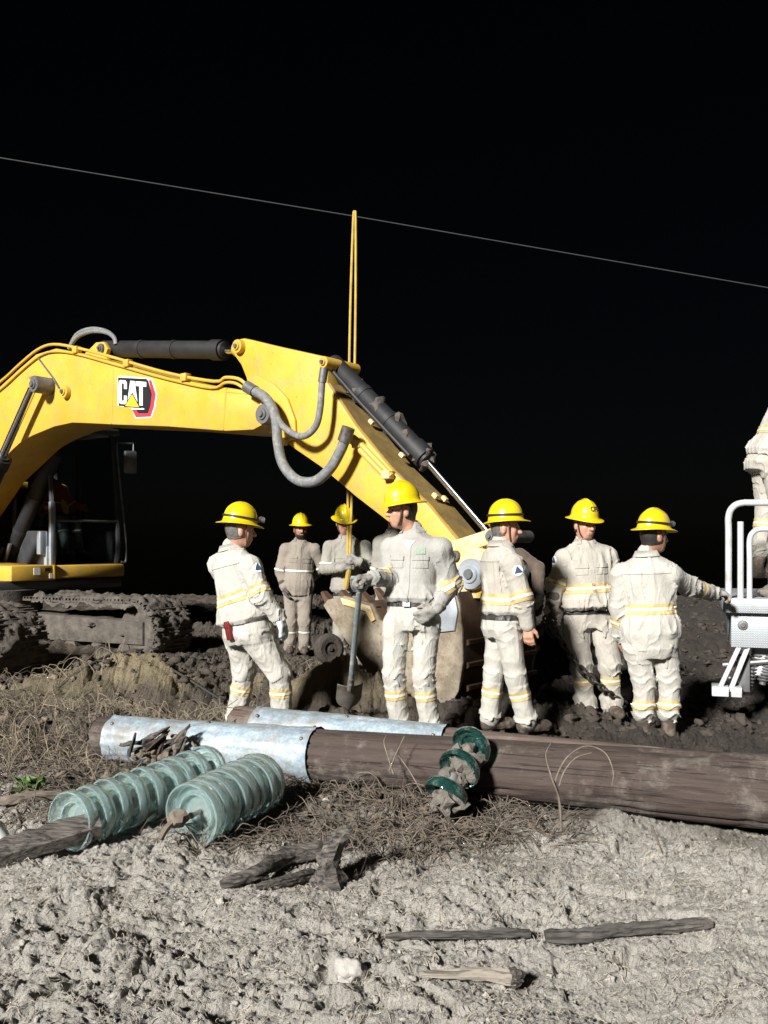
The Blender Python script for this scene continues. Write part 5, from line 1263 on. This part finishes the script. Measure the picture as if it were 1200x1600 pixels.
def chain(path, label, step=.044, sc=1.0):
    root = empty('chain', path[0], label, 'chain'); P_ = smooth_path(path, 24); acc = 0; k = 0; nxt = 0
    for a, b_ in zip(P_[:-1], P_[1:]):
        acc += (b_-a).length
        if acc >= nxt:
            d = (b_-a).normalized(); u = d.orthogonal().normalized(); v = d.cross(u); a0 = (k % 2)*math.pi/2+.4; y = u*math.cos(a0)+v*math.sin(a0); z = d.cross(y)
            mt = Matrix((d, y, z)).transposed().to_4x4() @ Matrix.Scale(sc, 4); mt.translation = a-root.location; o = new_obj('chain_link', LK, None, root); o.matrix_local = mt; nxt += step*sc; k += 1
h6 = J6['wrR']+H6['R'][1]*.09
chain([h6+Vector((-.05, .03, -.10)), h6+Vector((-.01, 0, .01)), at(868, 985, 7.22), at(895, 1030, 7.2), at(925, 1062, 7.22), at(955, 1085, 7.3), at(975, 1098, 7.42)], 'heavy dark chain hanging from the facing worker\'s glove down to the mud', .046, 1.35)
c_ = [(1078, 1076, 8.0), (1090, 1071, 8.0), (1104, 1066, 8.1), (1116, 1060, 8.2)]
chain([Vector((at(x, y, d).x, d, gz(at(x, y, d).x, d)+.03)) for x, y, d in c_], 'short chain lying in the mud beside the truck outrigger', .046, 1.3)
# shovel
g0 = J4['wrR']+H4['R'][1]*.085; tip = at(544, 1114, 6.95)
SHV = empty('shovel', tip, 'muddy long-handled shovel held upright by the centre worker', 'shovel')
dh = (g0-tip).normalized(); sd = Vector((1, .15, 0)); sd = (sd-dh*sd.dot(dh)).normalized(); nn = dh.cross(sd)
bm = bmesh.new(); b_tube(bm, [tip+dh*.33, tip+dh*.6, g0-dh*.12], .021, 12); part('handle', bm, 'shovel_handle', SHV)
bm = bmesh.new(); b_tube(bm, smooth_path([g0-dh*.13, g0-dh*.09+sd*.045, g0-dh*.0+sd*.058], 4), .013, 8); b_tube(bm, smooth_path([g0-dh*.13, g0-dh*.09-sd*.045, g0-dh*.0-sd*.058], 4), .013, 8); b_tube(bm, [g0-sd*.065, g0+sd*.065], .015, 10); part('grip', bm, 'shovel_handle', SHV)
bm = bmesh.new(); gridv = []
for i in range(11):
    t = i/10; wv = .098*(1 if t > .35 else .35+.65*math.sqrt(t/.35)); row = []
    for k in range(9):
        u_ = k/4-1; row.append(bm.verts.new(tip+dh*(.30*t)+sd*wv*u_+nn*(.03*u_*u_+.03*(1-t))))
    gridv.append(row)
for i in range(10):
    for k in range(8): bm.faces.new((gridv[i][k], gridv[i][k+1], gridv[i+1][k+1], gridv[i+1][k]))
bmesh.ops.recalc_face_normals(bm, faces=bm.faces); bmesh.ops.solidify(bm, geom=list(bm.faces), thickness=.005); b_tube(bm, [tip+dh*.26+nn*.012, tip+dh*.40], .026, 10, True, .024); part('blade', bm, 'shovel_metal', SHV)

# ---------------------------------------------------------------- wood scraps, stones, wheel
def wood_piece(name, pts, r, mat, label, cat, seg=20, rough=.25, seed=0, flat=1.0, parent=None, group=None):
    P_ = smooth_path(pts, 26); bm = bmesh.new(); rs = [r[0]+(r[1]-r[0])*i/(len(P_)-1) for i in range(len(P_))]
    b_tube(bm, P_, rs, seg); bm.verts.ensure_lookup_table(); n_ = len(bm.verts)
    C = np.array([v.co for v in bm.verts]); jj = np.minimum(np.arange(n_)//seg, len(P_)-1); Pc = np.array([list(p) for p in P_])[jj]
    s_ = np.concatenate([[0], np.cumsum([(b-a).length for a, b in zip(P_[:-1], P_[1:])])])[jj]; th = (np.arange(n_) % seg)/seg*2*np.pi
    cx, cy = np.cos(th), np.sin(th)
    g = 1+rough*.9*vn3(s_*7+seed, cx*1.3, cy*1.3)-rough*.9*np.exp(-(vn3(s_*5+seed*2, cx*5, cy*5)/.13)**2)+rough*.6*vn3(s_*26, cx*6+seed, cy*6)
    end = np.minimum(s_, s_.max()-s_); g = g*(1-.35*np.exp(-(end/.018)**2)*(.4+.9*np.abs(vn3(cx*3+seed, cy*3, s_*0+3))))
    N_ = (C-Pc)*g[:, None]; N_[:, 2] *= flat; C = Pc+N_
    for v, c in zip(bm.verts, C): v.co = c
    me = bm_mesh(name, bm, True, 38); o = new_obj(name, me, M[mat], parent); tag(o, label, cat, group); return o
def G(px, py, dz=0):
    """point on the ground under a photo position"""
    D = FPX*CAMZ/(py-HY)
    for _ in range(6): x = (px-CX)/FPX*D; z = gz(x, D); D = FPX*(CAMZ-z)/(py-HY)
    x = (px-CX)/FPX*D; return Vector((x, D, gz(x, D)+dz))
# charred board, left edge
bm = bmesh.new(); a, b_ = G(-40, 1362, .05), G(156, 1322, .11); d = (b_-a).normalized(); up_ = Vector((.0, -.5, .86)); sd = d.cross(up_).normalized(); up_ = sd.cross(d)
NSEG = 16; rows = []
for i in range(NSEG+1):
    p = a.lerp(b_, i/NSEG); row = []
    for (q, t) in ((-1, -1), (-.3, -1.05), (.4, -1), (1, -.9), (1, .8), (.5, 1.05), (-.3, 1), (-1, .9)):
        n = float(vn3(np.array([i*.9+q]), np.array([q*3.]), np.array([t*3.]))[0]); row.append(bm.verts.new(p+sd*q*(.055+.008*n)+up_*t*(.040+.008*n)))
    rows.append(row)
for i in range(NSEG):
    for k in range(8): bm.faces.new((rows[i][k], rows[i][(k+1) % 8], rows[i+1][(k+1) % 8], rows[i+1][k]))
bm.faces.new(rows[0][::-1]); bm.faces.new(rows[-1]); bmesh.ops.recalc_face_normals(bm, faces=bm.faces)
tag(new_obj('charred_board', bm_mesh('charred_board', bm, True, 40), M['bark']), 'charred grey board lying at left in front of the glass insulators', 'board')
LG = empty('broken_branch', G(440, 1385), 'thick charred broken branch with a stump, lying below the insulators', 'branch')
def sub(nm, *a, **k):
    o = wood_piece(nm, *a, None, None, **k); o.data.transform(Matrix.Translation(-LG.location)); o.parent = LG
sub('limb', [G(345, 1392, .03), G(400, 1378, .045), G(450, 1352, .05), G(505, 1345, .05)], (.022, .048), 'bark', seed=3)
sub('limb', [G(400, 1394, .02), G(450, 1386, .03), G(492, 1368, .04)], (.014, .030), 'bark', seed=7)
sub('stump', [G(518, 1388, .0), G(515, 1386, .10), G(530, 1380, .20), G(545, 1380, .26)], (.075, .022), 'bark', seed=9, seg=14, rough=.35)
def straight(a, b_, n=4): return [a.lerp(b_, k/n) for k in range(n+1)]
wood_piece('plank', straight(G(602, 1474, .018), G(828, 1468, .020)), (.013, .022), 'plank', 'long thin grey plank half sunk in the mud, left of its broken-off piece', 'plank', flat=.8, rough=.5, seed=2)
wood_piece('plank', straight(G(852, 1474, .022), G(1112, 1452, .022)), (.030, .022), 'plank', 'dark grey plank in the mud at right, continuing the thinner one', 'plank', flat=.85, rough=.45, seed=5)
wood_piece('stick', [G(655, 1535, .03), G(700, 1540, .04), G(760, 1546, .045), G(806, 1550, .045)], (.010, .026), 'plank_pale', 'pale stick with a thick dark end in the nearest mud', 'stick', seed=4)
wood_piece('stick', [G(798, 1550, .05), G(814, 1551, .05)], (.036, .030), 'bark', 'black knob put in for the shaded end of the pale stick', 'stick', seed=8, rough=.4)  # dark colour stands in for shade on the stick's right end
wood_piece('root', [G(0, 1262, .03), G(60, 1255, .04), G(160, 1248, .04)], (.03, .025), 'twig', 'brown root lying above the left insulator string', 'root', seed=6)
bm = bmesh.new(); clump(bm, G(548, 1530, .025), .048, 4.2, 3, .9, .55, 1.7); tag(new_obj('stone', bm_mesh('stone', bm, True), M['stone']), 'small white stone lying in the nearest mud', 'stone')
bm = bmesh.new(); clump(bm, G(-18, 1325, .05), .10, 2.7, 3, .8, .3); tag(new_obj('sack', bm_mesh('sack', bm, True), M['sheet_white']), 'edge of a white sack at the left picture border', 'sack')
wr = empty('small_wheel', at(515, 1040, 9.3), 'small dark wheel standing in the mud under the bucket teeth', 'wheel')
wc = at(514, 1014, 9.3); bm = bmesh.new(); b_lathe(bm, [(.07, -.05), (.12, -.06), (.155, -.04), (.165, 0), (.155, .04), (.12, .06), (.07, .05)], wc, (.5, -.85, .1), 28); part('tyre', bm, 'mud_dark', wr)
bm = bmesh.new(); b_lathe(bm, [(0, .05), (.02, .05), (.03, .03), (.075, .03), (.08, -.03), (0, -.03)], wc, (.5, -.85, .1), 20); part('hub', bm, 'mud_dark', wr)
bm = bmesh.new(); b_tube(bm, smooth_path([G(60, 1082, .02), G(150, 1078, .03), G(240, 1084, .02), G(330, 1072, .02)], 6), .014, 6); tag(new_obj('ground_cable', bm_mesh('ground_cable', bm, True), M['black']), 'black cable lying across the mud below the excavator tracks', 'cable')
bm = bmesh.new(); b_tube(bm, smooth_path([G(90, 1098, .02), G(200, 1096, .03), G(350, 1080, .02)], 6), .012, 6); tag(new_obj('ground_cable', bm_mesh('ground_cable', bm, True), M['wire']), 'thin grey cable lying on the mud just above the tan mound', 'cable')

# ---------------------------------------------------------------- roots, straw, clods
def fiber(name, n, region, ln, r, mat, label, cat, seed, lift=.06, wild=.5, seg=4):
    """mass of bent fibres: one swept tube mesh, all in numpy"""
    rg = np.random.default_rng(seed); K = 7
    P0 = np.array([region(rg) for _ in range(n)]); th = rg.random(n)*2*np.pi; L = rg.uniform(*ln, n); pts = np.zeros((n, K, 3))
    x, y = P0[:, 0].copy(), P0[:, 1].copy(); up_ = rg.uniform(0, lift, n); ph = rg.uniform(.3, 1.4, n)
    dth = rg.normal(0, wild, n)
    for k in range(K):
        pts[:, k, 0] = x; pts[:, k, 1] = y; pts[:, k, 2] = gheight(x, y)+.006+up_*np.sin(np.pi*np.clip(k/(K-1)*ph, 0, 1))
        x += np.cos(th)*L/K; y += np.sin(th)*L/K; th += dth+rg.normal(0, wild*.6, n)
    rr = rg.uniform(*r, n)
    T = np.gradient(pts, axis=1); T /= np.linalg.norm(T, axis=2, keepdims=True)+1e-9
    u = np.cross(T, np.array([0, 0, 1.])+0*T); u /= np.linalg.norm(u, axis=2, keepdims=True)+1e-9; v = np.cross(T, u)
    tp = np.linspace(1, .4, K)[None, :, None]
    rings = [pts+(u*math.cos(2*math.pi*q/seg)+v*math.sin(2*math.pi*q/seg))*rr[:, None, None]*tp for q in range(seg)]
    V = np.stack(rings, 2).reshape(-1, 3); idx = np.arange(n*K*seg).reshape(n, K, seg); j = np.roll(idx, -1, 2)
    F = np.stack([idx[:, :-1], j[:, :-1], j[:, 1:], idx[:, 1:]], -1).reshape(-1, 4)
    o = new_obj(name, mesh_np(name, V, F), M[mat]); tag(o, label, cat, kind='stuff'); return o
def reg_px(boxes):
    ws = np.array([b[4] for b in boxes], float); ws /= ws.sum()
    def f(rg):
        b = boxes[rg.choice(len(boxes), p=ws)]; px, py = rg.uniform(b[0], b[2]), rg.uniform(b[1], b[3]); D = FPX*CAMZ/(py-HY); return ((px-CX)/FPX*D, D)
    return f
fiber('root_tangle', 1900, reg_px([(280, 1215, 760, 1330, 5), (560, 1250, 900, 1310, 2), (0, 1190, 330, 1290, 3), (-40, 1110, 330, 1200, 4)]), (.12, .45), (.0018, .0048), 'twig_dark', 'tangle of thin muddy roots in front of the poles', 'roots', 3, .09, .35)
fiber('pale_twigs', 420, reg_px([(280, 1200, 900, 1320, 5), (0, 1130, 330, 1290, 2)]), (.10, .34), (.0016, .0036), 'twig', 'loose pale dry twigs in front of the poles', 'twigs', 5, .10, .3)
fiber('dry_brush', 750, reg_px([(-60, 1085, 200, 1210, 4), (100, 1110, 420, 1150, 2), (430, 1050, 520, 1075, .6)]), (.10, .4), (.0012, .0032), 'straw', 'dry straw and brush on the soil at left', 'brush', 8, .16, .3)
fiber('mud_fibres', 3000, reg_px([(-20, 1320, 1220, 1600, 5), (-20, 1300, 1220, 1420, 3)]), (.02, .09), (.0008, .0018), 'straw_pale', 'short dry fibres and straw bits in the foreground mud', 'straw', 9, .018, .5)
def clods(name, n, region, r, mat, label, seed, sub=2, flat=.8):
    rg = np.random.default_rng(seed); bm = bmesh.new(); bmesh.ops.create_icosphere(bm, subdivisions=sub, radius=1)
    bv = np.array([v.co for v in bm.verts]); bf = np.array([[v.index for v in f.verts] for f in bm.faces]); bm.free()
    P0 = np.array([region(rg) for _ in range(n)]); rr = r[0]+(r[1]-r[0])*rg.random(n)**3; sd = rg.random(n)*50
    q = bv[None]*1.0; s1 = sd[:, None]
    k = .9+.85*vn3(q[..., 0]*1.4+s1, q[..., 1]*1.4+s1*1.3, q[..., 2]*1.4)+.6*vn3(q[..., 0]*3.4+s1, q[..., 1]*3.4, q[..., 2]*3.4+s1)
    sc = rg.uniform(.6, 1.4, (n, 3)); sc[:, 2] *= flat
    V = q*k[..., None]*rr[:, None, None]*sc[:, None, :]
    z = gheight(P0[:, 0], P0[:, 1])+rr*.1; V = V+np.stack([P0[:, 0], P0[:, 1], z], -1)[:, None, :]
    F = (bf[None]+(np.arange(n)*len(bv))[:, None, None]).reshape(-1, 3)
    o = new_obj(name, mesh_np(name, V.reshape(-1, 3), F), M[mat]); tag(o, label, 'mud', kind='stuff'); return o
clods('mud_clods', 700, reg_px([(-20, 1310, 1220, 1610, 5), (300, 1240, 1220, 1330, 2)]), (.004, .015), 'mud_crumb', 'broken dry mud clods scattered over the foreground', 21)
clods('wet_clods', 3600, reg_px([(700, 1000, 1250, 1150, 4), (850, 930, 1250, 1010, 3), (-50, 1040, 480, 1100, 2), (300, 960, 760, 1100, 1.5)]), (.012, .055), 'mud_dark', 'wet dark mud clods churned up behind the poles', 22)
clods('brown_clods', 900, reg_px([(-50, 1095, 330, 1220, 3), (300, 1200, 760, 1290, 1)]), (.006, .035), 'mud_brown', 'dry lumps of soil around the brush', 23)
# single twigs bent over the nearer pole
def twig(pts, r, label, mat='twig'):
    bm = bmesh.new(); b_tube(bm, smooth_path(pts, 8), r, 6, True, r*.45); o = new_obj('twig', bm_mesh('twig', bm, True), M[mat]); tag(o, label, 'twig', 'bent twigs by the poles')
twig([at(877, 1288, 4.35), at(872, 1240, 4.3), at(868, 1220, 4.28), at(885, 1185, 4.28), at(915, 1166, 4.35), at(945, 1176, 4.36), at(958, 1205, 4.33), at(956, 1228, 4.31)], .0055, 'long twig bent in a hoop over the right half of the nearest pole')
twig([at(877, 1300, 4.3), at(874, 1250, 4.28), at(862, 1215, 4.26), at(853, 1180, 4.3), at(862, 1160, 4.4)], .006, 'thin twig standing just left of the hoop-shaped twig')
twig([at(874, 1228, 4.27), at(882, 1205, 4.25), at(900, 1184, 4.25), at(925, 1176, 4.27)], .005, 'fine twig inside the hoop-shaped twig on the nearest pole')
twig([at(615, 1210, 4.9), at(607, 1185, 4.92), at(600, 1160, 4.95), at(604, 1148, 4.98)], .005, 'upright pale twig in front of the brown pole left of the muddy discs')
twig([at(608, 1205, 4.9), at(618, 1180, 4.92), at(632, 1150, 4.95)], .005, 'leaning pale twig forking right beside the upright twig')
twig([at(660, 1240, 4.7), at(640, 1205, 4.75), at(622, 1180, 4.8)], .0045, 'thin twig leaning left just beside the muddy discs')
twig([at(1018, 1290, 4.2), at(1030, 1320, 4.12), at(1036, 1335, 4.05)], .006, 'short dark twig on the mud under the right half of the pole', 'twig_dark')
twig([at(268, 1150, 5.55), at(290, 1152, 5.5), at(303, 1165, 5.45), at(306, 1180, 5.42)], .013, 'thick pale twig bent over the metal sleeve at left')
for k, (a, b_, c) in enumerate((((300, 1150), (340, 1115), (372, 1092)), ((330, 1150), (350, 1120), (335, 1095)), ((385, 1160), (395, 1120), (412, 1100)), ((310, 1120), (345, 1105), (400, 1112)), ((350, 1140), (378, 1118), (404, 1126)))):
    twig([at(*a, 5.75), at(*b_, 5.85), at(*c, 5.9)], .005, ['dry brush stalk rising left over the metal sleeve', 'short brush stalk curling up at the sleeve edge', 'brush stalk nearest the stooping worker\'s right leg', 'brush stalk lying flat along the sleeve top', 'lowest brush stalk across the sleeve'][k])
# torn bark and soil heaped against the left sleeve
BK = empty('bark_debris', at(250, 1195, 5.5), 'heap of torn dark bark and splinters lying against the left metal sleeve', 'bark'); rnd = random.Random(12)
for k in range(22):
    t = rnd.random(); p = at(205+t*88, 1186-t*18-rnd.random()*30, 5.52-rnd.random()*.10); a = rnd.gauss(.55, .5); l = rnd.uniform(.05, .13); d = Vector((math.cos(a), rnd.uniform(-.3, .1), math.sin(a))).normalized()
    o = wood_piece('splinter', [p-d*l, p+Vector((0, -.012, .004)), p+d*l], (rnd.uniform(.010, .024), .007), rnd.choice(['bark', 'twig_dark', 'wood']), None, None, seg=8, seed=k*3.1, rough=.6); o.data.transform(Matrix.Translation(-BK.location)); o.parent = BK
bm = bmesh.new()
for k in range(26):
    t = rnd.random(); clump(bm, at(210+t*80, 1192-t*8-rnd.random()*22, 5.52-rnd.random()*.06), rnd.uniform(.015, .04), rnd.random()*30, 2, .8, .7)
part('soil', bm, 'mud_brown', BK)['kind'] = 'stuff'
# green weed
wd = empty('weed', G(45, 1240), 'small green weed growing at left beside the brush', 'plant'); rnd = random.Random(3)
for k in range(26):
    b0 = wd.location+Vector((rnd.uniform(-.05, .07), rnd.uniform(-.05, .05), 0)); a = rnd.uniform(0, 6.28); l = rnd.uniform(.05, .13); d = Vector((math.cos(a)*.8, math.sin(a)*.6, rnd.uniform(.3, 1.1))).normalized(); s_ = d.cross(UP).normalized()*l*.17
    m_ = b0+d*l*.55+UP*.02; e = b0+d*l-UP*.005; bm = bmesh.new(); v = [bm.verts.new(x) for x in (b0, m_-s_, e, m_+s_)]; bm.faces.new((v[0], v[1], v[2])); bm.faces.new((v[0], v[2], v[3]))
    part('leaf', bm, 'leaf', wd, False)
SC.render.resolution_x, SC.render.resolution_y = 768, 1024
